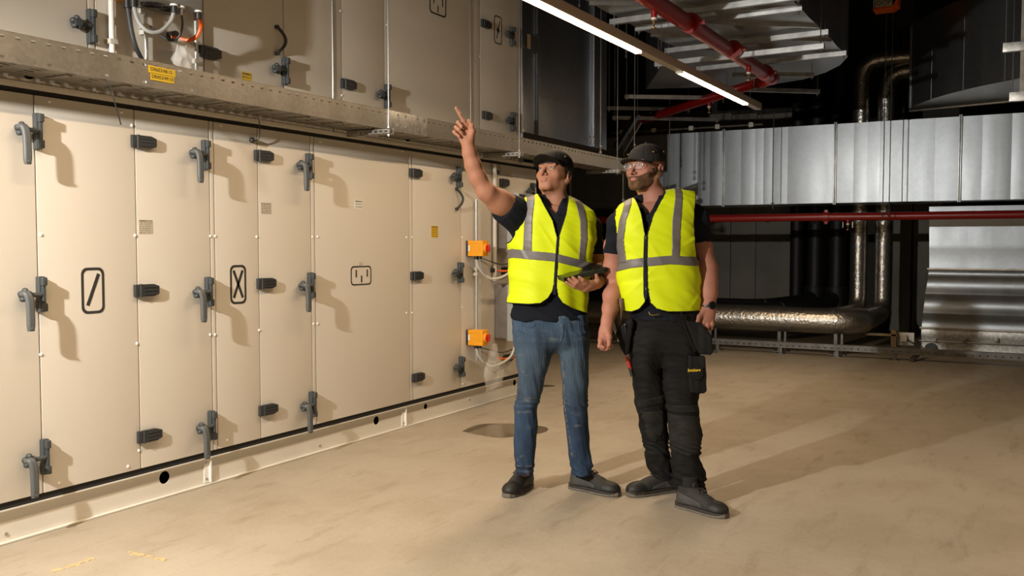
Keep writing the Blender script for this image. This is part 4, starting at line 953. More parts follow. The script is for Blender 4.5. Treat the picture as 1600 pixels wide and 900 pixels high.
c_ = _mul(zr_.outputs[0], _ramp(_n2(7, 5, .6, (1.2, 1.2, .5)), .35, (.38, .42, .50), .62, (1.0, 1.0, 1.02)))
c_ = _mul(c_, _ramp(_n2(220, 3), .3, (.75, .75, .8), .7, (1.15, 1.15, 1.15)))
mx_ = N_.new('ShaderNodeMix'); mx_.data_type = 'RGBA'; L_.new(_ramp(_n2(16, 4, .5, (.7, 1, 1.6)), .62, (0, 0, 0), .74, (.35, .35, .35)), mx_.inputs[0])
L_.new(c_, mx_.inputs[6]); mx_.inputs[7].default_value = (.20, .20, .18, 1); L_.new(mx_.outputs[2], b_.inputs['Base Color'])
p_ = N_.new('ShaderNodeBump'); p_.inputs['Strength'].default_value = .35; p_.inputs['Distance'].default_value = .004; L_.new(_n2(180, 3), p_.inputs['Height']); L_.new(p_.outputs[0], b_.inputs['Normal'])

f32 = np.float32
class Vol:
    def __init__(s, xs, ys, zs):
        s.ax = [np.asarray(a, f32) for a in (xs, ys, zs)]; s.F = np.full([len(a) for a in s.ax], .2, f32)
    def sub(s, lo, hi):
        return tuple(slice(max(0, int(np.searchsorted(a, l)) - 1), int(np.searchsorted(a, h)) + 1) for a, l, h in zip(s.ax, lo, hi))
    def P(s, sl):
        x, y, z = [a[q] for a, q in zip(s.ax, sl)]; return x[:, None, None], y[None, :, None], z[None, None, :]
    def put(s, prim, k=.01, op='add'):
        lo, hi, fn = prim; m = .03 + k; sl = s.sub([l - m for l in lo], [h + m for h in hi])
        if any(q.stop - q.start < 2 for q in sl): return
        d = fn(*s.P(sl)).astype(f32); F = s.F[sl]
        if op == 'add':
            h = np.clip(.5 + .5 * (F - d) / k, 0, 1); s.F[sl] = F + (d - F) * h - k * h * (1 - h)
        elif op == 'cut':
            h = np.clip(.5 - .5 * (F + d) / k, 0, 1); s.F[sl] = F + (-d - F) * h + k * h * (1 - h)
def uni(lo, hi, h): return [np.arange(l, q + h, h) for l, q in zip(lo, hi)]
def _n(v): v = np.array(v, float); return v / np.linalg.norm(v)
def cone(a, b, ra, rb, flat=None):
    a = np.array(a, float); b = np.array(b, float); r = max(ra, rb); ab = b - a; L2 = ab @ ab + 1e-12
    def fn(x, y, z):
        px, py, pz = x - a[0], y - a[1], z - a[2]
        t = np.clip((px * ab[0] + py * ab[1] + pz * ab[2]) / L2, 0, 1)
        dx, dy, dz = px - t * ab[0], py - t * ab[1], pz - t * ab[2]; q = dx * dx + dy * dy + dz * dz
        if flat is not None:
            n, k_ = flat; c = dx * n[0] + dy * n[1] + dz * n[2]; q = q + c * c * (k_ * k_ - 1)
        return (np.sqrt(q) - (ra + (rb - ra) * t)) * (1 if flat is None else .7)
    return np.minimum(a, b) - r, np.maximum(a, b) + r, fn
def chain(vol, pts, k=.008, flat=None):
    """pts: list of (xyz, r)"""
    for (a, ra), (b, rb) in zip(pts, pts[1:]): vol.put(cone(a, b, ra, rb, flat), k)
def loft(rows, p=2.3, cap=.0):
    """rows: (z, cx, cy, rx, ry)"""
    R_ = np.array(sorted(rows), float); z0, z1 = R_[0, 0], R_[-1, 0]
    lo = (R_[:, 1] - R_[:, 3]).min(), (R_[:, 2] - R_[:, 4]).min(), z0; hi = (R_[:, 1] + R_[:, 3]).max(), (R_[:, 2] + R_[:, 4]).max(), z1
    def fn(x, y, z):
        zz = np.clip(z, z0, z1); g = [np.interp(zz, R_[:, 0], R_[:, i]) for i in (1, 2, 3, 4)]
        d = (np.abs((x - g[0]) / g[2]) ** p + np.abs((y - g[1]) / g[3]) ** p) ** (1 / p)
        d = (d - 1) * np.minimum(g[2], g[3])
        return np.maximum(d, np.maximum(z - z1, z0 - z))
    return lo, hi, fn
class Fr:
    """rotated frame: local (x right, y back, z up) -> person space"""
    def __init__(s, o, R): s.o = np.array(o, float); s.R = np.array(R, float)
    def __call__(s, *p): return s.o + s.R @ np.array(p, float)
    def inv(s, x, y, z):
        a, b, c = x - s.o[0], y - s.o[1], z - s.o[2]; R_ = s.R
        return tuple(a * R_[0, i] + b * R_[1, i] + c * R_[2, i] for i in range(3))
def ell(fr, c, r, cut=None):
    cw = fr(*c); m = max(r)
    def fn(x, y, z):
        u, v, w_ = fr.inv(x, y, z); u, v, w_ = u - c[0], v - c[1], w_ - c[2]
        k0 = np.sqrt((u / r[0]) ** 2 + (v / r[1]) ** 2 + (w_ / r[2]) ** 2); k1 = np.sqrt((u / r[0] ** 2) ** 2 + (v / r[1] ** 2) ** 2 + (w_ / r[2] ** 2) ** 2) + 1e-9
        return k0 * (k0 - 1) / k1
    return cw - m, cw + m, fn
def fcone(fr, a, b, ra, rb, flat=None): return cone(fr(*a), fr(*b), ra, rb, flat)
def poly2(poly):
    """signed distance to a polygon in (x, z); returns fn(x2d, z2d)"""
    P_ = np.array(poly, float)
    def fn(x, z):
        X, Z = np.broadcast_arrays(x, z); d = np.full(X.shape, 1e9); inside = np.zeros(X.shape, bool)
        for a, b in zip(P_, np.roll(P_, -1, 0)):
            e = b - a; w0, w1 = X - a[0], Z - a[1]; t = np.clip((w0 * e[0] + w1 * e[1]) / (e @ e + 1e-12), 0, 1)
            d = np.minimum(d, (w0 - e[0] * t) ** 2 + (w1 - e[1] * t) ** 2)
            c = (a[1] > Z) != (b[1] > Z); xi = a[0] + (Z - a[1]) * e[0] / (e[1] if abs(e[1]) > 1e-12 else 1e-12); inside ^= c & (X < xi)
        return np.where(inside, -1, 1) * np.sqrt(d)
    return fn
def nets(ax, F):
    """surface nets on a rectilinear grid -> verts, quads"""
    S = F < 0; nx, ny, nz = F.shape
    c = S[:-1, :-1, :-1].astype(np.int8)
    for i, j, k_ in ((1, 0, 0), (0, 1, 0), (0, 0, 1), (1, 1, 0), (1, 0, 1), (0, 1, 1), (1, 1, 1)): c += S[i:nx - 1 + i, j:ny - 1 + j, k_:nz - 1 + k_]
    I, J, K = np.nonzero((c > 0) & (c < 8)); n = len(I)
    if n == 0: return np.zeros((0, 3)), np.zeros((0, 4), int)
    idx = np.full(c.shape, -1, np.int32); idx[I, J, K] = np.arange(n)
    cn = [(i, j, k_) for i in (0, 1) for j in (0, 1) for k_ in (0, 1)]
    V = {q: F[I + q[0], J + q[1], K + q[2]].astype(float) for q in cn}
    acc = np.zeros((n, 3)); cnt = np.zeros(n)
    for q in cn:
        for a in range(3):
            if q[a]: continue
            q2 = list(q); q2[a] = 1; q2 = tuple(q2); v0, v1 = V[q], V[q2]; cr = (v0 < 0) != (v1 < 0)
            t = np.where(cr, v0 / np.where(cr, v0 - v1, 1), 0); p = np.array(q, float)[None] * np.ones((n, 1)); p[:, a] += t
            acc += p * cr[:, None]; cnt += cr
    acc /= cnt[:, None]
    out = np.empty((n, 3))
    for a, (G, ii) in enumerate(zip(ax, (I, J, K))): G = np.asarray(G, float); out[:, a] = G[ii] + (G[ii + 1] - G[ii]) * acc[:, a]
    Q = []
    for a in range(3):
        s0 = [slice(None)] * 3; s1 = [slice(None)] * 3; s0[a] = slice(0, -1); s1[a] = slice(1, None)
        A, B = S[tuple(s0)], S[tuple(s1)]; e = np.nonzero(A != B); b, c_ = (a + 1) % 3, (a + 2) % 3
        ok = (e[b] > 0) & (e[c_] > 0) & (e[b] < F.shape[b] - 1) & (e[c_] < F.shape[c_] - 1); e = [q[ok] for q in e]
        def at(db, dc):
            q = [q_.copy() for q_ in e]; q[b] = q[b] - db; q[c_] = q[c_] - dc; return idx[q[0], q[1], q[2]]
        qd = np.stack([at(1, 1), at(0, 1), at(0, 0), at(1, 0)], 1); fl_ = ~A[tuple(e)]; qd[fl_] = qd[fl_][:, ::-1]; Q.append(qd)
    return out, np.concatenate(Q)
def fast_mesh(name, V, Q, m):
    me = bpy.data.meshes.new(name); me.vertices.add(len(V)); me.vertices.foreach_set('co', V.astype(f32).ravel())
    me.loops.add(Q.size); me.loops.foreach_set('vertex_index', Q.astype(np.int32).ravel())
    me.polygons.add(len(Q)); me.polygons.foreach_set('loop_start', np.arange(0, Q.size, 4, dtype=np.int32)); me.polygons.foreach_set('loop_total', np.full(len(Q), 4, np.int32))
    me.materials.append(M[m]); me.update(calc_edges=True); me.validate(); me.shade_smooth(); return me
def wav(x, y, z, fr, ph, d): return np.sin((x * d[0] + y * d[1] + z * d[2]) * fr + ph)
def folds(x, y, z, amp, fr, seed, d0=(0, 0, 1)):
    rn = np.random.RandomState(seed); out = 0
    for i in range(5):
        d = np.array(d0) + rn.normal(0, .5, 3); wx_ = .6 * np.sin(9 * z + rn.uniform(0, 6) + 5 * x)
        out = out + amp / (1 + .5 * i) * np.sin((x * d[0] + y * d[1] + z * d[2]) * fr * (1 + .55 * i) + rn.uniform(0, 6) + wx_)
    return out * .6
def creases(x, y, z, amp, seed):
    """a few sharp, soft-ended creases"""
    rn = np.random.RandomState(seed + 50); out = 0
    for _ in range(9):
        c = np.array([rn.uniform(-.2, .2), 0, rn.uniform(.95, 1.5)]); a = rn.uniform(-1.2, 1.2); d = (math.cos(a), math.sin(a)); u = (x - c[0]) * d[0] + (z - c[2]) * d[1]; v = -(x - c[0]) * d[1] + (z - c[2]) * d[0]
        out = out + amp * rn.uniform(.5, 1.2) * np.exp(-(u / .09) ** 2) * (np.exp(-(np.abs(v) / .011)) - .5 * np.exp(-(np.abs(v - .018) / .014)))
    return out * np.where(y < .02, 1., .5)
class Person:
    def __init__(s, label, d, px0, name='person'):
        s.d = d; p = on_z(px0, 770, 0); 
        s.x0 = float((_C + ray(px0, 770) * (d / (ray(px0, 770) @ _fwh)) - _C) @ _r)
        s.O = _fwh * d + _r * s.x0; s.O[2] = 0
        s.root = bpy.data.objects.new(name, None); COL.objects.link(s.root); s.root.location = s.O; s.root.rotation_euler = (0, 0, YAW)
        tag(s.root, label, 'person')
    def L(s, px, py, off=0.):
        r_ = ray(px, py); P = _C + r_ * ((s.d + off) / (r_ @ _fwh)); return np.array([P @ _r - s.x0, off, P[2]])
    def z(s, py): return s.L(800, py)[2]
    def G(s, px, py, zz=0.):
        """ground point under a pixel, in person space"""
        P = on_z(px, py, zz); return np.array([P @ _r - s.x0, P @ _fwh - s.d, zz])
    def rows(s, R_, grow=0., yc=0.):
        """R_: (py, px_left, px_right, ry[, yoff])"""
        out = []
        for r_ in R_:
            a, b = s.L(r_[1], r_[0]), s.L(r_[2], r_[0]); y_ = r_[4] if len(r_) > 4 else yc
            out.append((a[2], (a[0] + b[0]) / 2, y_, (b[0] - a[0]) / 2 + grow, r_[3] + grow))
        return out
    def poly(s, pts, off=0.): return [tuple(s.L(*p, off)[[0, 2]]) for p in pts]      # seen at a depth offset from the figure's plane
    def add(s, name, me, parent=None):
        o = bpy.data.objects.new(name, me); COL.objects.link(o); o.parent = parent or s.root; return o
    def vol(s, name, V, m, parent=None, F=None):
        v, q = nets(V.ax, V.F if F is None else F); return s.add(name, fast_mesh(name, v, q, m), parent)
    def mb(s, name, b, m, parent=None): return s.add(name, b.mesh(name, m), parent)
def headframe(P, eye_px, yaw, pitch, roll, off, sc=1.):
    a, b, c = math.radians(yaw), math.radians(pitch), math.radians(roll)
    Rp = np.array([[1, 0, 0], [0, math.cos(b), math.sin(b)], [0, -math.sin(b), math.cos(b)]])
    Ry = np.array([[math.cos(a), math.sin(a), 0], [-math.sin(a), math.cos(a), 0], [0, 0, 1]])
    Rr = np.array([[math.cos(c), 0, math.sin(c)], [0, 1, 0], [-math.sin(c), 0, math.cos(c)]])
    R_ = Rr @ Ry @ Rp; e = P.L(*eye_px, off); return Fr(e - R_ @ np.array([0, -.088, .003]), R_)
def lip_prims(h, g):
    up = [((-.023, -.0868, -.0662), .0018), ((-.011, -.0935, -.0632), .0036), ((0, -.0950, -.0637), .0034), ((.011, -.0935, -.0632), .0036), ((.023, -.0868, -.0662), .0018)]
    lw = [((-.020, -.0875, -.0688), .0020), ((-.009, -.0928, -.0712), .0046), ((.009, -.0928, -.0712), .0046), ((.020, -.0875, -.0688), .0020)]
    return [fcone(h, a[0], b[0], a[1] + g, b[1] + g) for L_ in (up, lw) for a, b in zip(L_, L_[1:])]
def head(V, h, jaw=1., nosel=1.):
    A = lambda pr, k=.012: V.put(pr, k)
    A(ell(h, (0, .018, .035), (.077, .097, .088)))
    A(ell(h, (0, -.030, -.012), (.064, .064, .088)), .02)
    A(ell(h, (0, -.022, -.058), (.055 * jaw, .064, .048)), .02)
    A(fcone(h, (-.014, -.069, -.094), (.014, -.069, -.094), .0155, .0155), .018)
    for q in (-1, 1):
        A(fcone(h, (q * .048, -.055, -.022), (q * .060, -.02, -.012), .020, .018), .02)      # cheekbone
        A(fcone(h, (q * .050 * jaw, .0, -.060), (q * .020, -.064, -.092), .016, .014), .02)   # jaw line
        A(fcone(h, (q * .013, -.086, .019), (q * .044, -.078, .024), .0095, .0085), .010)       # brow ridge
    for q in (-1, 1): V.put(ell(h, (q * .031, -.100, .003), (.017, .016, .0115)), .010, 'cut')
    A(fcone(h, (0, -.088, .010), (0, -.113 - .004 * nosel, -.036), .0078, .0105), .008)
    for q in (-1, 1): A(fcone(h, (q * .0115, -.101, -.038), (q * .013, -.094, -.038), .0078, .0075), .006)
    for q in (-1, 1): V.put(ell(h, (q * .0068, -.108, -.0460), (.0035, .005, .0035)), .003, 'cut')
    A(ell(h, (0, -.066, -.067), (.036, .028, .026)), .012)                                     # muzzle
    for pr in lip_prims(h, 0): A(pr, .003)
    chn = [(-.025, -.0880, -.0672), (-.012, -.0975, -.0668), (0, -.0992, -.0672), (.012, -.0975, -.0668), (.025, -.0880, -.0672)]
    for a, b in zip(chn, chn[1:]): V.put(fcone(h, a, b, .0018, .0018), .002, 'cut')
    for q in (-1, 1):                                                                           # lids over the eyeball
        A(fcone(h, (q * .019, -.0848, .0068), (q * .043, -.0808, .0062), .0052, .0046), .004)
        A(fcone(h, (q * .021, -.0845, -.0050), (q * .041, -.0810, -.0045), .0040, .0038), .004)
    for q in (-1, 1):                                                                           # ears
        A(ell(h, (q * .083, .018, -.010), (.012, .019, .032)), .006)
        A(ell(h, (q * .078, .010, -.034), (.008, .010, .011)), .006)
        V.put(ell(h, (q * .095, .012, -.006), (.009, .010, .018)), .005, 'cut')
def face_parts(P, h, brow, gaze, body):
    for q in (-1, 1):
        c = h(q * .031, -.0775, .0018); g = _n(h.R @ _n(gaze)); b = MB().use('eye_white'); n = 16; u = _n(np.cross(g, (0, 0, 1))); v = np.cross(u, g); R0 = .0125
        rings = [0, .10, .19, .30, .42, .5, .75, 1., 1.4, 1.9, 2.5, math.pi]
        vs = [c + R0 * (g * math.cos(t) + math.sin(t) * (u * math.cos(2 * math.pi * k_ / n) + v * math.sin(2 * math.pi * k_ / n))) for t in rings for k_ in range(n)]
        for i in range(len(rings) - 1):
            b.use('pupil' if rings[i + 1] <= .19 else 'iris' if rings[i + 1] <= .5 else 'eye_white')
            o = len(b.v) if i == 0 else 0
            if i == 0: b.v += [tuple(map(float, p)) for p in vs]
            for k_ in range(n): b.f.append((i * n + k_, i * n + (k_ + 1) % n, (i + 1) * n + (k_ + 1) % n, (i + 1) * n + k_)); b.mi.append(b.cur)
        P.mb('eye', b, 'eye_white', body)
        V = Vol(*uni(h(q * .03, -.09, .024) - .035, h(q * .03, -.09, .024) + .035, .0016))
        V.put(fcone(h, (q * .014, -.0955, .0215), (q * .030, -.0925, .0265), .0030, .0034), .003); V.put(fcone(h, (q * .030, -.0925, .0265), (q * .046, -.0815, .0235), .0034, .0022), .003); P.vol('eyebrow', V, brow, body)
    c = h(0, -.09, -.066); V = Vol(*uni(c - .034, c + .034, .0015))
    for pr in lip_prims(h, .0009): V.put(pr, .002)
    chn = [(-.025, -.0890, -.0672), (-.012, -.0985, -.0668), (0, -.1002, -.0672), (.012, -.0985, -.0668), (.025, -.0890, -.0672)]
    for a, b in zip(chn, chn[1:]): V.put(fcone(h, a, b, .0014, .0014), .002, 'cut')
    P.vol('lips', V, 'lips', body)
def cap(P, h, m, tilt, brim_up, mbrim=None, up=.047, ht=.082):
    """baseball cap: crown, peak, button; tilt lowers the back"""
    t = math.radians(tilt); Rt = np.array([[1, 0, 0], [0, math.cos(t), -math.sin(t)], [0, math.sin(t), math.cos(t)]])
    c = Fr(h(0, .008, up), h.R @ Rt); o = c.o
    V = Vol(*uni(o - .16, o + .16, .0032)); V.put(ell(c, (0, .006, .004), (.088, .107, ht)), .004)
    x, y, z = V.P((slice(None),) * 3); u, v, w_ = c.inv(x, y, z)
    F = V.F + .0012 * np.cos(6 * np.arctan2(u, v - .006)) ** 20                       # seams of the panels
    F = np.maximum(F, -(w_ + .012 + .10 * np.maximum(0, v) - .0 * u)); F = np.maximum(F, -(np.sqrt((u / .081) ** 2 + ((v - .006) / .100) ** 2 + ((w_ + .02) / (ht + .006)) ** 2) - 1) * .08)
    o_ = P.vol('cap', V, m, F=F.astype(f32))
    V2 = Vol(*uni(o - .22, o + .22, .0030)); x, y, z = V2.P((slice(None),) * 3); u, v, w_ = c.inv(x, y, z)
    bu = math.tan(math.radians(brim_up)); mid = .0 - 2.6 * u * u + bu * (-(v + .085)) * .9
    out = (np.sqrt((u / .080) ** 2 + ((v + .080) / .088) ** 2) - 1) * .08; inn = -(np.sqrt((u / .083) ** 2 + ((v - .006) / .103) ** 2) - 1) * .083
    F = np.maximum(np.maximum(np.abs(w_ - mid) - .0032, out), np.maximum(inn, v - .0)); P.vol('cap_peak', V2, mbrim or m, o_, F=F.astype(f32))
    b = MB().sphere(c(0, .006, ht + .004), .008, 10, 6); P.mb('button', b, m, o_)
    for q in (-1, 1):
        for vv in (-.045, .045): b = MB(); p = c(q * .077, vv, .035) ; b.sphere(p, .004, 8, 5); P.mb('eyelet', b, 'brass', o_)
    return o_
def shoe(P, heel, toe, sole_m='sole_grey', tall=.0, laces=True, side=1):
    heel = np.array(heel, float); toe = np.array(toe, float); f = _n(toe - heel); L_s = np.linalg.norm(toe - heel); R_ = np.array([[-f[1], f[0], 0]]).T
    s_ = np.array([f[1], -f[0], 0]); fr = Fr((heel[0], heel[1], 0), np.array([s_, -f, (0, 0, 1)]).T)      # local: x side, y back, z up ; toe at y=-L
    k_ = L_s / .30; lo = np.minimum(heel, toe) - .09; hi = np.maximum(heel, toe) + .09; lo[2] = -.01; hi[2] = .17
    A = lambda V, c, r, k=.02: V.put(ell(fr, c, r), k)
    V = Vol(*uni(lo, hi, .0035))
    A(V, (0, -.055, .045), (.040, .060, .040)); A(V, (0, -.13 * k_, .045), (.042, .09, .042)); A(V, (side * .004, -.22 * k_, .036), (.048, .078 * k_, .038)); A(V, (side * .002, -.258 * k_, .030), (.042, .042, .032))
    V.put(fcone(fr, (0, -.055, .055), (0, -.065, .115), .042, .044), .025); V.put(fcone(fr, (0, -.10, .08), (0, -.18 * k_, .055), .036, .034), .02); V.put(fcone(fr, (0, -.035, .03), (0, -.035, .10), .034, .034), .02)
    x, y, z = V.P((slice(None),) * 3); u, v, w_ = fr.inv(x, y, z)
    F = np.maximum(V.F, .026 - w_ + 0 * u); F = np.maximum(F, w_ - .118 - .3 * np.maximum(0, -.02 - v) * 0 + 0 * u); o = P.vol('shoe', V, 'shoe_upper', F=F.astype(f32))
    base = V.F.copy()
    # toe cap, side panels, sole
    F2 = np.maximum(base - .0022, np.maximum(.030 - w_, (v + .213 * k_ + .35 * (w_ - .04))) + 0 * u); P.vol('toe_cap', V, 'shoe_black', o, F=F2.astype(f32))
    F3 = np.maximum(base - .0018, np.maximum(np.maximum(.034 - w_, w_ - .082 + .25 * (-v - .05)), np.maximum(-v - .195 * k_ + .5 * w_, -(np.abs(u) - .016)))) + 0 * u; P.vol('side_panel', V, 'shoe_grey', o, F=F3.astype(f32))
    hw_ = np.interp(-v, [0, .03, .10, .17 * k_, .23 * k_, .28 * k_, .302 * k_], [.026, .035, .035, .042, .045, .034, .016]); yc = np.clip(v, -.30 * k_ + .02, -.02)
    d = np.maximum(np.abs(u) - hw_, np.maximum(v - .004, -v - .300 * k_)); d = d + 0 * w_
    zt_ = np.interp(-v, [0, .05, .2 * k_, .3 * k_], [.036, .030, .026, .036])
    S = np.maximum(d - .003, np.maximum(w_ - zt_, .008 - w_)); P.vol('midsole', V, 'sole', o, F=S.astype(f32))
    S = np.maximum(d - .0055, np.maximum(w_ - .012 - .35 * np.maximum(0, -v - .27 * k_), .001 - w_)); P.vol('outsole', V, sole_m, o, F=S.astype(f32))
    if laces:
        b = MB()
        for i in range(4):
            yy = -.122 * k_ - .021 * i; zz = .112 - .0095 * i; b.tube(arc([fr(-.026, yy, zz - .010), fr(0, yy - .008, zz + .002), fr(.026, yy + .004, zz - .010)], 4), .0026, 6)
        for q in (-1, 1): b.tube(arc([fr(0, -.128 * k_, .112), fr(q * .018, -.134 * k_, .114), fr(q * .030, -.15 * k_, .098), fr(q * .010, -.140 * k_, .106)], 5), .0024, 6)
        P.mb('laces', b, 'lace', o)
    P.mb('sock', MB().tube([fr(0, -.062, .03), fr(0, -.064, .10), fr(0, -.066, .165)], [.036, .0355, .037], 16), 'sock', o)
    V2 = Vol(*uni(lo, hi + np.array([0, 0, .03]), .0035)); V2.put(cone(fr(0, -.100, .100), fr(0, -.098, .128), .024, .020, (fr.R @ np.array([0, 1, 0]), 2.2)), .004); P.vol('tongue', V2, 'shoe_black', o)
    return o, fr
def finger(V, P, pts, rs, k=.006): chain(V, [(P.L(*p), r) for p, r in zip(pts, rs)], k)
def garment(P, name, V, base, m, parent=None): return P.vol(name, V, m, parent, F=base.astype(f32))
def vest(P, rows, cuts, bands, zips, hem_rows, seed, fold_amp=.004):
    R_ = P.rows(rows); zz = [r[0] for r in R_]
    lo = (min(r[1] - r[3] for r in R_) - .03, -.24, min(zz) - .03); hi = (max(r[1] + r[3] for r in R_) + .03, .20, max(zz) + .03)
    V = Vol(*uni(lo, hi, .0034)); V.put(loft(R_, 2.25), .012); x, y, z = V.P((slice(None),) * 3)
    B = V.F + folds(x, y, z, fold_amp * 1.6, 15, seed, (.9, .3, .5)) + folds(x, y, z, fold_amp * .3, 38, seed + 3, (.5, .2, .9)) - creases(x, y, z, .0042, seed)
    x2, z2 = V.ax[0][:, None], V.ax[2][None, :]
    C_ = np.full(V.F.shape, 1., f32)
    for c, front in cuts:
        D = poly2(P.poly(c, {True: -.13, None: -.11, False: -.02}[front]))(x2, z2)[:, None, :].astype(f32); C_ = np.minimum(C_, np.maximum(D, y + .01) if front is True else D)
    cutF = np.maximum(B, -C_); o = garment(P, 'vest', V, cutF, 'vest')
    garment(P, 'binding', V, np.maximum(B - .0016, np.maximum(C_ - .0052, -C_ - .0005)), 'binding', o)
    for bd in bands:
        D = poly2(P.poly(bd, -.13))(x2, z2)[:, None, :]; garment(P, 'reflective_band', V, np.maximum(np.maximum(B - .0024, D), -C_ + .002), 'band_grey', o)
    for zp in zips:
        D = poly2(P.poly(zp, -.145))(x2, z2)[:, None, :]; garment(P, 'zip', V, np.maximum(np.maximum(B - .0036, D), np.where(y < 0, -1., 1.)), 'binding', o)
    return o
import time as _t
_t0 = _t.time()
# ------------------------------------------------------------------ the man in jeans, pointing
A = Person('man in yellow vest, blue jeans and black cap pointing up, tablet in hand', 4.917, 862)
hA = headframe(A, (853, 262.5), 32, 22, -3, -.045)
def axes_fine(lo, hi, fine, hf, hc):
    out = []; z = lo
    while z < hi:
        out.append(z); z += hf if any(a <= z <= b for a, b in fine) else hc
    return np.array(out)
def build_body(P, h, fine_z, lo, hi, seq, skin, neck, **kw):
    V = Vol(np.arange(lo[0], hi[0], .0034), np.arange(lo[1], hi[1], .0034), axes_fine(lo[2], hi[2], fine_z, .0028, .007))
    head(V, h, **kw)
    V.put(cone(h(0, .022, -.06), neck[0], .056, neck[1]), .03); V.put(cone(neck[0], neck[0] + np.array([0, .01, -.06]), neck[1], neck[1] + .015), .03)
    for q in (-1, 1): V.put(fcone(h, (q * .05, .01, -.05), (q * .02, .03, -.14), .022, .02), .025)
    seq(V); return V
def arm1(V):
    L = A.L
    # torso, pelvis and legs under the clothes
    V.put(loft(A.rows([(322, 828, 902, .06), (335, 815, 918, .09), (375, 806, 915, .105), (430, 806, 908, .10), (480, 806, 908, .10), (512, 812, 910, .105)]), 2.2), .02)
    chain(V, [(L(838, 525), .072), (L(826, 625), .044), (L(822, 665, .01), .044), (L(819, 732, .04), .036), (A.G(820, 761.5) + np.array([0, 0, .10]), .030), (A.G(820, 761.5) + np.array([0, 0, .05]), .028)], .03)
    chain(V, [(L(893, 530), .075), (L(898, 625), .052), (L(901, 665, .01), .050), (L(908, 732, .03), .036), (A.G(908, 765) + np.array([0, 0, .10]), .030), (A.G(908, 765) + np.array([0, 0, .05]), .028)], .03)
    chain(V, [(A.G(820, 762) + np.array([0, 0, .04]), .026), (A.G(800, 773) + np.array([0, 0, .03]), .018)], .02); chain(V, [(A.G(908, 765) + np.array([0, 0, .04]), .026), (A.G(945, 771.5) + np.array([0, 0, .03]), .018)], .02)
    # raised right arm
    chain(V, [(L(826, 334, .0), .060), (L(802, 326, -.05), .060), (L(781, 316, -.11), .0565), (L(763, 302, -.165), .0460)], .045)
    V.put(cone(L(762, 303, -.165), L(754, 301, -.175), .040, .030), .03)
    chain(V, [(L(759, 298, -.17), .043), (L(746, 277, -.175), .0425), (L(739, 258, -.18), .040), (L(733.5, 239, -.185), .034), (L(731.5, 226, -.188), .0295)], .02)
    fl_ = ((0, 1, 0), 1.5)
    chain(V, [(L(731.5, 228, -.188), .029), (L(729, 219, -.19), .031)], .012, fl_)
    V.put(cone(L(734, 215, -.19), L(728, 196, -.19), .026, .017, ((0, 1, 0), 1.6)), .012); V.put(cone(L(726, 217, -.19), L(717, 206, -.19), .024, .020, ((0, 1, 0), 1.5)), .012)
    V.put(cone(L(730, 214, -.19), L(722, 200, -.19), .026, .020, ((0, 1, 0), 1.6)), .012)
    chain(V, [(L(727.5, 197, -.192), .0112), (L(724.5, 190, -.196), .0102), (L(718.3, 178.5, -.20), .0094), (L(712.4, 168.9, -.203), .0078)], .006)
    chain(V, [(L(722, 199, -.192), .0105), (L(715.6, 191.5, -.222), .0098), (L(721.3, 198.5, -.232), .0082)], .004)
    chain(V, [(L(717.5, 204, -.192), .0105), (L(712.3, 199, -.222), .0098), (L(717, 203, -.232), .0092), (L(722.3, 208.3, -.226), .0078)], .004)
    chain(V, [(L(715, 210, -.19), .0100), (L(709.5, 206.3, -.215), .0090), (L(717.8, 213.5, -.225), .0076)], .004)
    chain(V, [(L(735, 217, -.195), .017), (L(738.6, 206, -.20), .0135), (L(737.2, 197, -.207), .0102), (L(732.2, 188.6, -.21), .0080)], .008)
    # left arm, bent, hand under the tablet
    chain(V, [(L(903, 342, .0), .050), (L(918, 354, .01), .047), (L(930, 385, .03), .047), (L(933, 413, .03), .042)], .03)
    chain(V, [(L(934, 417, .02), .042), (L(936, 428, -.07), .039), (L(936, 438, -.15), .031), (L(933, 443, -.20), .027)], .02)
    chain(V, [(L(932, 444, -.205), .026), (L(920, 446, -.235), .028)], .012, ((0, 0, 1), 1.3))
    V.put(cone(L(924, 444, -.23), L(913, 443, -.262), .028, .022, ((0, .5, .87), 1.5)), .012); V.put(cone(L(926, 448, -.21), L(914, 451, -.235), .020, .018), .012)
    for pts in (((917, 441, -.268), (911, 437.5, -.285), (905.3, 433.2, -.285)), ((913, 445, -.262), (903, 440, -.285), (895, 433.5, -.283)), ((911, 448.5, -.252), (899, 444, -.278), (888.8, 436.3, -.278)), ((910, 452, -.238), (897, 448, -.262), (884.8, 441.3, -.268))):
        chain(V, [(L(*pts[0]), .0108), (L(*pts[1]), .0096), (L(*pts[2]), .0080)], .004)
    chain(V, [(L(930, 446, -.215), .016), (L(934, 438, -.235), .0130), (L(931.8, 430.3, -.245), .0092)], .008)
_lo = A.L(703, 300)[0] - .02, -.36, -.0
V = build_body(A, hA, [(A.z(322), A.z(225)), (A.z(222), A.z(162)), (A.z(460), A.z(425))], (_lo[0], -.33, 0), (A.L(960, 400)[0], .19, A.z(155)), arm1, 'skin', (A.L(872, 321, .02), .058))
bodyA = A.vol('body', V, 'skin'); print('body', _t.time() - _t0, len(bodyA.data.polygons))
face_parts(A, hA, 'brow', (-.12, -1, .14), bodyA)
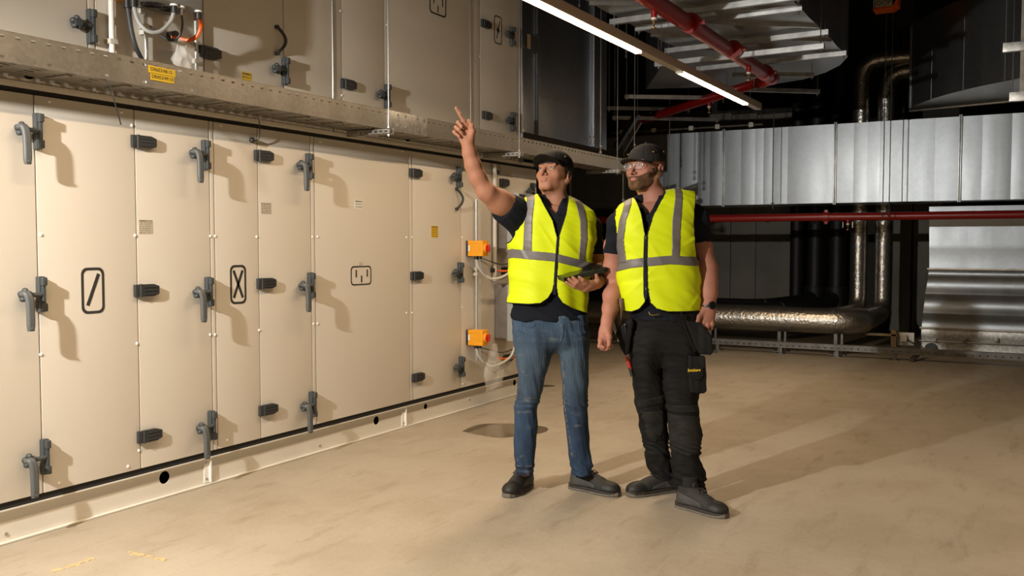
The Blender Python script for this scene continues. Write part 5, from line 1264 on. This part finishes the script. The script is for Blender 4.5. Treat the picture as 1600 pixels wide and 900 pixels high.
# hair below the cap
def shell(P, h, name, m, grow, region, body, step=.0026, noise=0):
    V = Vol(*uni(h(0, 0, 0) - .15, h(0, 0, 0) + .15, step)); head(V, h); x, y, z = V.P((slice(None),) * 3); u, v, w_ = h.inv(x, y, z)
    g = grow + (noise * np.sin(x * 330) * np.sin(y * 350 + 1) * np.sin(z * 340 + 2) if noise else 0)
    return P.vol(name, V, m, body, F=np.maximum(V.F - g, region(u, v, w_)).astype(f32))
shell(A, hA, 'hair', 'hair_brown', .0026, lambda u, v, w_: np.maximum(np.maximum(-(w_ - .000 + .9 * np.minimum(v - .035, 0) * -1 * .0 + .35 * np.maximum(v - .0, 0) * 1.6), w_ - .075), np.maximum(-(v + .028 + .35 * (w_ - .03)), -(np.abs(u) - .05 + np.maximum(v - .03, 0)))), bodyA, noise=.0006)
cap(A, hA, 'cap_black', 7, 12, 'cap_black', .053, .088)
# shirt
vx_rows1 = [(318, 826, 906, .085), (330, 814, 922, .108), (345, 808, 926, .122), (375, 800, 924, .134), (400, 799, 921, .134), (430, 800, 917, .122), (460, 800, 915, .116), (485, 799, 916, .118), (499, 799, 918, .124)]
def shirt(P, rows, cones, neck, vpoly, hem_poly, seed, lo, hi, collar):
    V = Vol(np.arange(lo[0], hi[0], .0048), np.arange(lo[1], hi[1], .0048), np.arange(lo[2], hi[2], .0048)); V.put(loft(P.rows(rows), 2.25), .015)
    for c in cones: V.put(c, .03)
    x, y, z = V.P((slice(None),) * 3); B = V.F + folds(x, y, z, .004, 38, seed, (.8, .2, .6))
    x2, z2 = V.ax[0][:, None], V.ax[2][None, :]
    D = poly2(P.poly(vpoly, -.11))(x2, z2)[:, None, :]; B = np.maximum(B, -np.maximum(D, y - .03))
    return V, B
L = A.L
cones = [cone(L(824, 338, 0), L(800, 330, -.055), .088, .078), cone(L(800, 330, -.055), L(778, 318, -.10), .079, .077), cone(L(812, 360, .01), L(788, 334, -.06), .05, .045),
         cone(L(908, 345, 0), L(921, 356, .01), .062, .060), cone(L(921, 356, .01), L(931, 400, .03), .060, .056)]
V, B = shirt(A, vx_rows1, cones, None, [(843, 296), (858, 322), (868, 334), (876, 322), (890, 296)], [], 5, (L(765, 300)[0], -.2, A.z(503)), (L(948, 300)[0], .2, A.z(296)), None)
n1 = _n(L(800, 328, -.05) - L(779, 314, -.11)); c1 = L(787, 322, -.085)
x, y, z = V.P((slice(None),) * 3)
B = np.maximum(B, -np.maximum((x - c1[0]) * n1[0] + (y - c1[1]) * n1[1] + (z - c1[2]) * n1[2], x - L(802, 330)[0]))
B = np.maximum(B, -np.maximum(z - A.z(397), np.maximum(L(921, 400)[0] - x, x - 9)))
shA = A.vol('polo_shirt', V, 'shirt', F=B.astype(f32))
def collar(P, nk, r, vpts, parent, h0=.034):
    V = Vol(*uni(nk - .11, nk + .11, .0032)); V.put(cone(nk + np.array([0, 0, -.035]), nk + np.array([0, .006, h0]), r + .026, r + .006), .004); x, y, z = V.P((slice(None),) * 3)
    inn = np.sqrt((x - nk[0]) ** 2 + (y - nk[1]) ** 2) - (r + .000 + .25 * np.maximum(0, nk[2] + .01 - z)); F = np.maximum(np.maximum(V.F, -inn), z - (nk[2] + h0 + .30 * (y - nk[1])))
    F = np.maximum(F, -(z - nk[2] + .045)); D = poly2(P.poly(vpts, -.06))(V.ax[0][:, None], V.ax[2][None, :])[:, None, :]; F = np.maximum(F, -np.maximum(D, y - nk[1]))
    return P.vol('collar', V, 'shirt_collar', parent, F=F.astype(f32))
collar(A, L(869, 316, .012), .060, [(846, 290), (859, 318), (868, 334), (873, 322), (890, 290)], shA)
for i in range(2): P_ = L(868 + i, 334 + 7 * i, -.142 - .004 * i); A.mb('shirt_button', MB().sphere(P_, .0045, 8, 5, (1, .5, 1)), 'binding', shA)
# vest
rows = [(304, 838, 890, .060, .01), (308, 824, 898, .088, .01), (314, 810, 908, .108), (330, 806, 925, .130), (345, 802, 931, .140), (375, 791, 932, .150), (400, 790.5, 927, .150), (430, 790.5, 923, .148), (460, 790.5, 920, .148), (494, 791, 919, .148)]
cuts = [([(838, 290), (843, 304), (852, 322), (864, 344), (871.5, 373), (876, 358), (884, 334), (889, 306), (894, 290)], True),
        ([(866.5, 440), (863, 455), (856, 466), (845, 473.5), (825, 475.5), (785, 474.5), (770, 474), (770, 530), (940, 530), (940, 494), (919, 491.5), (895, 483), (878, 473), (870.5, 462), (867.5, 440)], None),
        ([(815, 285), (811.5, 310), (807, 345), (803, 368), (797, 377), (789, 381), (760, 384), (760, 285)], False)]
bands = [[(824, 296), (837, 296), (835.8, 312), (832, 345), (831.2, 394), (817, 392), (819, 350), (823, 314)], [(780, 394), (800, 388.8), (867.5, 395.5), (921, 409.5), (935, 414), (935, 426), (919, 421.5), (867.5, 409), (800, 403), (780, 409)],
         [(897, 296), (905, 296), (912.8, 318), (918, 345), (918.4, 375), (914, 408), (904, 405), (907, 372), (906.5, 345), (900.6, 318)]]
zips = [[(869.8, 370), (874.4, 370), (872, 400), (870.5, 430), (869.5, 462), (863.5, 460), (865.5, 430), (867.5, 400)]]
vA = vest(A, rows, cuts, bands, zips, None, 2, .0045)
A.mb('zip_pull', MB().box(L(864.6, 441, -.158), L(866.4, 445, -.163)), 'steel', vA)
# jeans
Rr_ = [(520, 803, 862, .105), (540, 804.5, 867, .10), (551, 804.5, 865, .097), (587, 810, 851, .082), (610, 808, 848, .075), (622, 807, 846, .070), (631, 804, 843, .074), (636, 803.4, 840, .070), (665, 802.8, 840, .066), (693, 802.7, 838.5, .060, .01), (715, 803, 836, .056, .015), (735, 805.5, 833.5, .053, .02), (741, 807, 832.5, .052, .02)]
Rl_ = [(520, 871, 918, .105), (535, 871, 919, .10), (551, 874, 919.5, .097), (587, 877, 918.5, .082), (610, 878.5, 918, .075), (622, 879, 917.8, .070), (631, 880, 919, .074), (640, 881, 919, .069), (665, 883, 920, .066), (693, 887, 922, .060, .01), (711, 889, 925, .056, .015), (728, 892, 926, .055, .02), (742, 894, 924, .054, .02)]
def trousers(P, top, legs, m, seed, name, step=.0042, fa=.004, folds_at=()):
    allr = top + [r for l in legs for r in l]; x0 = min(P.L(r[1], r[0])[0] for r in allr) - .03; x1 = max(P.L(r[2], r[0])[0] for r in allr) + .03
    V = Vol(np.arange(x0, x1, step), np.arange(-.17, .18, step), np.arange(P.z(max(r[0] for r in allr)) - .02, P.z(min(r[0] for r in allr)) + .02, step * 1.05))
    for l in legs: V.put(loft(P.rows(l), 2.1), .006)
    V.put(loft(P.rows(top), 2.25), .035); x, y, z = V.P((slice(None),) * 3)
    B = V.F + folds(x, y, z, fa, 30, seed, (.9, .3, .45)) + folds(x, y, z, fa * .45, 75, seed + 1, (.6, .3, .7))
    for pz, amp, w_ in folds_at:                                                # bunched cloth at knee, hem
        zz = P.z(pz); B = B + amp * np.exp(-((z - zz) / w_) ** 2) * np.sin((z + .5 * (x - .1 * np.sin(30 * z)) + .3 * y) * 120 + 5 * np.sin(14 * x + seed))
    return V, B
V, B = trousers(A, [(492, 802, 918, .118), (505, 802, 918.5, .12), (520, 802.5, 919, .118), (532, 804, 919, .110), (541, 812, 913, .085), (550, 835, 893, .045)], [Rr_, Rl_], 'denim', 11, 'jeans', folds_at=((628, .0032, .03), (728, .0036, .04)))
jA = A.vol('jeans', V, 'denim', F=B.astype(f32))
def seam(P, pts, front, m, parent, r=.0012, name='seam'):
    """stitched seam just proud of the cloth"""
    b = MB().tube(arc([P.L(px, py, front) for px, py in pts], 5), r, 5); return P.mb(name, b, m, parent)
x2, z2 = V.ax[0][:, None], V.ax[2][None, :]
def patch(P, V, B, poly, m, name, parent, lift=.0018, front=True):
    D = poly2(P.poly(poly, -.09))(V.ax[0][:, None], V.ax[2][None, :])[:, None, :]; x, y, z = V.P((slice(None),) * 3); F = np.maximum(B - lift, D)
    return P.vol(name, V, m, parent, F=(np.maximum(F, y - .0) if front else F).astype(f32))
for pl in ([(815, 505), (818, 509), (826, 510.5), (834, 508), (837, 503), (838.5, 504), (835.5, 510), (827, 512.5), (817, 511), (813.5, 506)], [(877, 505), (881, 505), (881, 520), (878, 533), (874, 536), (877, 522)]): patch(A, V, B, pl, 'denim', 'pocket_edge', jA, .003)
patch(A, V, B, [(876, 507), (878.5, 507), (878.5, 509.5), (876, 509.5)], 'brass', 'jeans_button', jA, .005)
for pl in ([(803, 731.5), (837, 731.5), (837, 733), (803, 733)], [(890, 735), (928, 735), (928, 736.3), (890, 736.3)], [(878.5, 560), (879.7, 560), (884.5, 640), (895.5, 715), (894.3, 715), (883.2, 640)], [(846, 590), (847, 590), (838.3, 650), (834, 715), (833, 715), (837.2, 650)]): patch(A, V, B, pl, 'thread', 'stitching', jA, .0007)
# shoes
shoe(A, A.G(826, 759), A.G(792, 778), side=-1); shoe(A, A.G(894, 762), A.G(967, 776), side=1)
print('man A', _t.time() - _t0)
# tablet held in his left hand
tb = np.array([L(881, 437.5, -.262), L(949, 421, -.215)]); ax = _n(tb[1] - tb[0]); wd = _n(np.cross(ax, (0, 0, 1))); wd = _n(wd * .99 + np.array([0, 0, -.09])) ; wd = _n(wd - ax * (wd @ ax)); nn = np.cross(ax, wd); nn = nn if nn[2] > 0 else -nn
if wd[1] < 0: wd = -wd
ctr = (tb[0] + tb[1]) / 2 + wd * .075
tab = bpy.data.objects.new('tablet', None); COL.objects.link(tab); Rz = np.array([[math.cos(YAW), -math.sin(YAW), 0], [math.sin(YAW), math.cos(YAW), 0], [0, 0, 1]])
tab.location = A.O + Rz @ ctr; tab.rotation_euler = (0, 0, YAW); tag(tab, 'black rugged tablet computer held by the man in blue jeans', 'tablet')
def tobj(name, b, m, ch=0):
    o = bpy.data.objects.new(name, b.mesh(name, m)); COL.objects.link(o); o.parent = tab; return o
hl = np.linalg.norm(tb[1] - tb[0]) / 2
b = MB().obox((0, 0, 0), (ax, wd, nn), (hl, .080, .008))
for q in (-1, 1): b.obox(ax * q * (hl - .008), (ax, wd, nn), (.010, .082, .0105)); b.obox(wd * q * .074, (ax, wd, nn), (hl, .008, .0105))
tobj('case', b, 'tablet_case'); tobj('screen', MB().obox(nn * .0085, (ax, wd, nn), (hl - .02, .064, .0006)), 'screen')
# ------------------------------------------------------------------ the bearded man
Bm = Person('bearded man in yellow vest, black work trousers, dark grey cap and glasses', 4.70, 1035, 'person')
hB = headframe(Bm, (991.5, 258.5), 44, 7, -2, -.05)
L2 = Bm.L
def arm2(V):
    L = L2
    V.put(loft(Bm.rows([(318, 990, 1068, .06), (335, 978, 1082, .09), (375, 976, 1078, .11), (430, 980, 1080, .115), (480, 986, 1082, .115), (520, 990, 1084, .11), (545, 994, 1082, .105)]), 2.2), .02)
    chain(V, [(L(1065, 540), .078), (L(1068, 640), .052), (L(1071, 690, .01), .050), (L(1081, 764, .0), .036), (Bm.G(1077, 795) + np.array([0, 0, .10]), .030), (Bm.G(1077, 795) + np.array([0, 0, .05]), .028)], .03)
    chain(V, [(L(1010, 540, .02), .078), (L(1021, 640, .05), .052), (L(1026, 690, .08), .050), (L(1037, 735, .13), .036), (Bm.G(1041, 768.5) + np.array([0, 0, .10]), .030), (Bm.G(1041, 768.5) + np.array([0, 0, .05]), .028)], .03)
    chain(V, [(Bm.G(1077, 795) + np.array([0, 0, .04]), .026), (Bm.G(1115, 804.5) + np.array([0, 0, .03]), .018)], .02); chain(V, [(Bm.G(1041, 768.5) + np.array([0, 0, .04]), .026), (Bm.G(1005, 773) + np.array([0, 0, .03]), .018)], .02)
    # his left arm, hanging (right in the picture)
    chain(V, [(L(1070, 328), .050), (L(1086, 348, .01), .050), (L(1096, 385, .02), .050), (L(1104, 420, .01), .050), (L(1106, 440, -.01), .0445), (L(1107, 458, -.03), .040), (L(1107, 476, -.045), .0330)], .03)
    chain(V, [(L(1106.5, 477, -.048), .034), (L(1104, 492, -.055), .040)], .015, ((0, 1, 0), 1.5)); V.put(cone(L(1105, 488, -.055), L(1103, 500, -.06), .040, .036, ((0, 1, 0), 1.6)), .014)
    for pts in (((1095, 499, -.062), (1091.5, 508, -.070), (1091, 519.5, -.06)), ((1100, 501, -.065), (1097.5, 511, -.077), (1098, 517.5, -.066)), ((1106, 501, -.065), (1105.5, 510, -.079), (1105, 517, -.068)), ((1112, 499, -.06), (1112.5, 507, -.073), (1111, 514, -.064))):
        chain(V, [(L(*pts[0]), .0125), (L(*pts[1]), .0112), (L(*pts[2]), .0092)], .0045)
    chain(V, [(L(1099, 487, -.065), .017), (L(1091.5, 495, -.082), .0135), (L(1089.3, 504, -.088), .0108), (L(1089, 510, -.088), .0088)], .008)
    # his right arm (left in the picture)
    chain(V, [(L(988, 334), .048), (L(970, 350, .01), .048), (L(960, 385, .04), .049), (L(959, 420, .06), .050), (L(962, 446, .06), .044)], .03)
    chain(V, [(L(962, 448, .05), .042), (L(957, 462, .0), .047), (L(953.5, 482, -.06), .0385), (L(949.5, 500, -.10), .028), (L(948.5, 506, -.11), .0265)], .02)
    chain(V, [(L(948.5, 506, -.11), .0265), (L(946.5, 520, -.125), .031)], .014, ((.6, .8, 0), 1.3)); V.put(cone(L(946, 516, -.125), L(942, 532, -.13), .030, .026, ((.3, .95, 0), 1.25)), .014)
    for pts in (((939, 532, -.145), (937, 541, -.158), (943, 543, -.165)), ((941, 534, -.14), (940.5, 544, -.15), (948, 545.5, -.158)), ((944, 535, -.135), (945, 545, -.142), (952, 544, -.15)), ((947, 534, -.13), (950, 543, -.135), (956, 540, -.14))):
        chain(V, [(L(*pts[0]), .0122), (L(*pts[1]), .0112), (L(*pts[2]), .0092)], .0045)
    chain(V, [(L(949, 516, -.14), .0165), (L(952, 527, -.155), .0135), (L(951.5, 539.5, -.165), .0098)], .008)
V = build_body(Bm, hB, [(Bm.z(325), Bm.z(222)), (Bm.z(552), Bm.z(484))], (L2(928, 400)[0], -.26, 0), (L2(1127, 400)[0], .19, Bm.z(240)), arm2, 'skin', (L2(1026, 318, .02), .066), jaw=1.06, nosel=.6)
bodyB = Bm.vol('body', V, 'skin_pink'); print('body B', _t.time() - _t0, len(bodyB.data.polygons))
face_parts(Bm, hB, 'brow_light', (-.10, -1, .12), bodyB)
def beard_r(u, v, w_):
    low = w_ + .050 + .00 * u; side = np.maximum(w_ + .012, np.abs(v + .018) - .020)           # jaw + sideburn
    body_ = np.minimum(np.maximum(w_ + .052 - .45 * np.maximum(0, np.abs(u) - .028), v - .02), np.maximum(np.maximum(w_ + .008, v - .0), -(v + .040) + .5 * (-.03 - w_)))
    mouth = (np.sqrt((u / .023) ** 2 + ((w_ + .0665) / .0095) ** 2) - 1) * .01
    return np.maximum(np.maximum(body_, -mouth), -(w_ + .135))
shell(Bm, hB, 'beard', 'beard', .0050, beard_r, bodyB, .0020, .0009)
shell(Bm, hB, 'hair', 'brow_light', .0012, lambda u, v, w_: np.maximum(np.maximum(-(w_ + .012 - .2 * v), w_ - .07), -(v - .022)), bodyB, noise=.0004)
cap(Bm, hB, 'cap_grey', 9, 6, 'cap_grey', .045, .080)
# glasses
g = MB(); gl = bpy.data.objects.new('glasses', None)
for q in (-1, 1):
    ring = [hB(q * (.033 + .0245 * math.copysign(abs(math.cos(t)) ** .65, math.cos(t))), -.108 + .012 * (abs(math.cos(t)) if q * 0 == 0 and math.cos(t) > 0 else 0), -.003 + .0185 * math.copysign(abs(math.sin(t)) ** .65, math.sin(t))) for t in np.linspace(0, 2 * math.pi, 29)]
    g.tube(ring, .0011, 6, False); g.tube(arc([hB(q * .057, -.097, .008), hB(q * .072, -.075, .008), hB(q * .0795, -.03, .006), hB(q * .082, .012, .006), hB(q * .081, .03, -.008)], 5), .0014, 6)
    b = MB(); b.add(ring[:-1], [tuple(range(28))]); 
    if q == -1: lensL = b
    else: lensR = b
g.tube(arc([hB(-.010, -.106, .003), hB(0, -.109, .007), hB(.010, -.106, .003)], 4), .0012, 6)
gB = Bm.mb('glasses', g, 'frame_metal', bodyB)
Bm.mb('lens', lensL, 'lens', bodyB); Bm.mb('lens', lensR, 'lens', bodyB)
# shirt
rows = [(314, 1000, 1064, .085), (325, 982, 1080, .108), (345, 970, 1086, .122), (375, 972, 1082, .134), (400, 973, 1082, .134), (430, 976, 1086, .124), (460, 980, 1088, .122), (490, 984, 1090, .128), (498, 985, 1091, .130)]
cones = [cone(L2(1068, 330), L2(1088, 342, .01), .066, .062), cone(L2(1088, 342, .01), L2(1097, 384, .02), .062, .056), cone(L2(991, 341), L2(969, 350, .01), .056, .057), cone(L2(969, 350, .01), L2(958, 400, .04), .060, .057)]
V, B = shirt(Bm, rows, cones, None, [(992, 296), (1006, 320), (1013, 337), (1021, 326), (1036, 300), (1040, 290)], [], 8, (L2(935, 300)[0], -.2, Bm.z(502)), (L2(1125, 300)[0], .2, Bm.z(292)), None)
x, y, z = V.P((slice(None),) * 3)
tl = z - (Bm.z(379) + .06 * (x - L2(1096, 380)[0])); B = np.maximum(B, -np.maximum(tl, np.maximum(L2(1083, 400)[0] - x, x - 9)))
tl = z - (Bm.z(396) - .10 * (x - L2(955, 396)[0])); B = np.maximum(B, -np.maximum(tl, np.maximum(x - L2(968, 400)[0], -9 + 0 * x)))
shB = Bm.vol('polo_shirt', V, 'shirt', F=B.astype(f32))
collar(Bm, L2(1025, 312, .014), .068, [(985, 285), (1004, 318), (1013, 337), (1022, 324), (1032, 300), (1034, 285)], shB, .040)
for i in range(2): P_ = L2(1012.5, 330 + 9 * i, -.138 - .006 * i); Bm.mb('shirt_button', MB().sphere(P_, .0045, 8, 5, (1, .5, 1)), 'binding', shB)
# vest
rows = [(296, 1040, 1066, .050, .02), (299, 1022, 1084, .075, .015), (304, 1000, 1092, .095, .01), (311, 986, 1095, .108), (320, 970, 1096, .122), (335, 960, 1097, .138), (350, 957.5, 1096, .146), (375, 960.5, 1092, .152), (400, 962.5, 1090, .152), (424, 963.5, 1091, .152), (450, 968, 1093, .152), (475, 972, 1095, .152), (494, 974, 1097, .152)]
cuts = [([(985, 285), (996, 309), (1003, 335), (1008.5, 372), (1012, 360), (1020, 335), (1034, 312), (1044, 297), (1046, 285)], True),
        ([(1009.5, 455), (1007, 472), (999, 483), (988, 488), (974, 488.5), (960, 488), (960, 540), (1110, 540), (1110, 488), (1096, 487.5), (1040, 486.5), (1024, 482), (1014, 473), (1010.5, 455)], None),
        ([(1089, 285), (1086, 301), (1081, 330), (1080, 352), (1082, 382), (1087, 405), (1100, 405), (1130, 400), (1130, 285)], False),
        ([(966, 300), (962, 320), (958.5, 340), (962, 375), (962.5, 395), (940, 395), (940, 300)], False)]
bands = [[(984, 300), (994, 300), (989, 317), (979, 345), (976, 375), (981, 412), (970, 414), (965.6, 375), (969, 345), (977, 320)], [(950, 416), (963.3, 412.6), (985, 405.4), (1006.6, 402.5), (1047, 399), (1089, 401.5), (1105, 402), (1105, 416.5), (1089, 416), (1047, 413), (1006.6, 416.8), (985, 419.5), (963.3, 426.5), (950, 430)],
         [(1059, 290), (1071, 290), (1069.5, 303), (1064, 345), (1061, 402), (1048, 402), (1049.5, 345), (1056, 310)]]
zips = [[(1005.8, 368), (1011.5, 368), (1012, 400), (1012.5, 460), (1011, 468), (1007, 468), (1005.5, 460), (1005.5, 400)]]
vB = vest(Bm, rows, cuts, bands, zips, None, 21, .0045)
Bm.mb('zip_pull', MB().box(L2(1008, 369, -.156), L2(1009.8, 374, -.162)), 'steel', vB); Bm.mb('zip_pull', MB().box(L2(1008.2, 449, -.158), L2(1009.8, 453, -.163)), 'steel', vB)
# work trousers
Rr_ = [(530, 1030, 1090, .112), (560, 1028, 1091, .106), (600, 1033, 1093.5, .095), (632, 1041, 1091, .085), (638, 1042, 1093, .085), (650, 1043, 1092, .080), (665, 1044, 1093, .082), (680, 1045, 1096.5, .080), (697, 1046, 1095, .074), (712, 1049, 1092, .072), (725, 1049, 1098, .074), (745, 1050, 1104, .076), (755, 1052, 1102, .072), (765, 1056, 1103, .070), (776, 1058, 1102.5, .068), (790, 1061, 1096, .064)]
Rl_ = [(530, 985, 1040, .112), (560, 984.5, 1033, .106, .01), (600, 989, 1036, .095, .03), (632, 993, 1043, .085, .045), (640, 996, 1044, .082, .05), (660, 1000, 1046, .080, .06), (680, 1003.5, 1047, .078, .07), (700, 1010, 1050, .072, .08), (708, 1013, 1051, .072, .08), (716, 1011.5, 1052, .073, .09), (730, 1014, 1055, .073, .095), (742, 1018, 1059, .072, .10), (754, 1028, 1061, .066, .10)]
V, B = trousers(Bm, [(484, 988, 1096, .128), (505, 985, 1096, .13), (530, 983.5, 1094, .124), (548, 986, 1090, .108), (560, 1000, 1076, .08), (570, 1018, 1056, .05)], [Rr_, Rl_], 'trousers', 31, 'work_trousers', fa=.0048, folds_at=((705, .0040, .05), (748, .0042, .04)))
tB = Bm.vol('work_trousers', V, 'trousers', F=B.astype(f32))
patch(Bm, V, B, [(1043, 634), (1094, 634), (1094, 645), (1043, 646)], 'trouser_panel', 'knee_seam', tB, .005); patch(Bm, V, B, [(990, 631), (1040, 620), (1042, 632), (994, 644)], 'trouser_panel', 'knee_seam', tB, .005)
patch(Bm, V, B, [(1046, 649), (1095, 651), (1096, 700), (1090, 714), (1052, 712)], 'trouser_panel', 'knee_patch', tB, .003); patch(Bm, V, B, [(999, 648), (1040, 645), (1043, 702), (1014, 708)], 'trouser_panel', 'knee_patch', tB, .003)
b = MB().tube(arc([L2(1014, 487, -.150), L2(1016, 491.5, -.15), L2(1022, 492, -.151), L2(1029, 491, -.15)], 4), .0028, 6); Bm.mb('belt_buckle', b, 'brass', tB)
# holster pockets, cargo pocket, logo
def pouch(pts, off, th, m, name):
    V = Vol(*uni(np.min([L2(*p, off) for p in pts], 0) - .04, np.max([L2(*p, off) for p in pts], 0) + .04, .0036)); V.ax[1] = np.arange(off - th - .04, off + th + .04, .0036, dtype=f32); V.F = np.full([len(a) for a in V.ax], .2, f32)
    D = poly2(Bm.poly(pts))(V.ax[0][:, None], V.ax[2][None, :])[:, None, :]; x, y, z = V.P((slice(None),) * 3); q = np.maximum(D + .012, 0) ** 2 + np.maximum(np.abs(y - off) - th + .012, 0) ** 2
    F = np.sqrt(q) - .012 + np.minimum(np.maximum(D + .012, np.abs(y - off) - th + .012), 0) + folds(x, y, z, .0035, 45, 4, (.8, .2, .6))
    return Bm.vol(name, V, m, tB, F=F.astype(f32))
pouch([(963, 508), (984, 496), (988, 502), (983, 530), (981, 551), (974, 552), (966, 540), (960, 520)], -.06, .03, 'trousers', 'holster_pocket')
pouch([(1064, 497), (1086, 500), (1105, 522), (1107, 545), (1103, 551), (1086, 549), (1078, 540)], -.085, .035, 'trousers', 'holster_pocket')
cpk = pouch([(1070, 551), (1095, 553), (1098, 580), (1098, 606), (1094, 611), (1072, 608), (1070, 580)], -.095, .022, 'trousers', 'cargo_pocket')
fl2 = pouch([(1073, 566), (1093, 567), (1094, 582), (1090, 590), (1077, 589), (1073, 584)], -.119, .005, 'trousers', 'pocket_flap')
me = text_mesh('Snickers', .019, (0, 0, 0), (1, 0, .05), (0, 0, 1), 'logo_yellow', None, 'brand_patch', bold=.0005); me.parent = Bm.root; me.location = L2(1084.5, 578.5, -.128)
seam(Bm, [(1064, 498), (1072, 515), (1080, 535), (1086, 549)], -.124, 'trouser_panel', tB, .0022)
Bm.mb('belt_loop', MB().box(L2(1063, 488, -.152), L2(1066, 496, -.158)), 'trousers', tB)
# wrist watch
wc = L2(1107, 477, -.047); b = MB(); b.tube([wc + np.array([math.cos(t) * .0365, math.sin(t) * .031, .004 * math.cos(t)]) for t in np.linspace(0, 2 * math.pi, 25)], .0075, 6, False); wb = Bm.mb('wristwatch', b, 'black_plastic')
wf = L2(1112, 477, -.088); n_w = _n(np.array([.45, -1, .05])); b = MB().use('black_plastic').tube([wf, wf + n_w * .010], .0205, 20).use('screen').tube([wf + n_w * .010, wf + n_w * .0112], .017, 20).use('black_plastic').tube([wf + _n(np.cross(n_w, (0, 0, 1))) * .020 * -1, wf + _n(np.cross(n_w, (0, 0, 1))) * .025 * -1], .0025, 6); Bm.mb('watch_case', b, 'black_plastic', wb)
shoe(Bm, Bm.G(1061, 791), Bm.G(1135, 810), laces=True, side=1)
hl_, tl_ = Bm.G(1058, 766), Bm.G(981, 776); shoe(Bm, hl_, tl_, laces=True, side=1)
print('man B', _t.time() - _t0)
# tools carried in his pockets: things of their own
def tool(name, label, cat, parts):
    c = parts[0][1]; o = bpy.data.objects.new(name, None); COL.objects.link(o); o.location = Bm.O; o.rotation_euler = (0, 0, YAW); tag(o, label, cat)
    for nm, _, b, m in parts: q = bpy.data.objects.new(nm, b.mesh(nm, m)); COL.objects.link(q); q.parent = o
tool('hammer', 'hammer with a worn dark wooden handle standing in the left holster pocket', 'hammer', [('handle', 0, MB().tube([L2(971, 466, -.06), L2(970.5, 480, -.06), L2(969, 500, -.06), L2(970, 520, -.055)], [.013, .013, .010, .010], 12), 'wood_handle'), ('head', 0, MB().box(L2(966, 522, -.085), L2(976, 532, -.03), .004), 'steel')])
tool('pliers', 'small silver pliers tip sticking out beside the hammer', 'tool', [('handle', 0, MB().tube([L2(956, 507, -.07), L2(960, 516, -.07), L2(964, 524, -.065)], .004, 8).tube([L2(959, 505, -.075), L2(962, 514, -.072), L2(965, 524, -.068)], .0035, 8), 'steel')])
tool('utility_knife', 'red and black tool in the leg pocket of the bearded man', 'tool', [('handle', 0, MB().tube([L2(979, 557, -.03), L2(982.5, 568, -.03), L2(985, 577, -.03)], [.007, .009, .009], 8), 'tool_red'), ('body', 0, MB().tube([L2(984, 574, -.03), L2(988, 588, -.03)], .009, 8), 'black_plastic')])
tool('pen', 'blue capped pen in the left holster pocket', 'pen', [('barrel', 0, MB().tube([L2(976.5, 508, -.095), L2(978, 520, -.09)], .0035, 8), 'black_plastic'), ('cap', 0, MB().sphere(L2(976.4, 507.5, -.095), .0055, 8, 6), 'iris')])
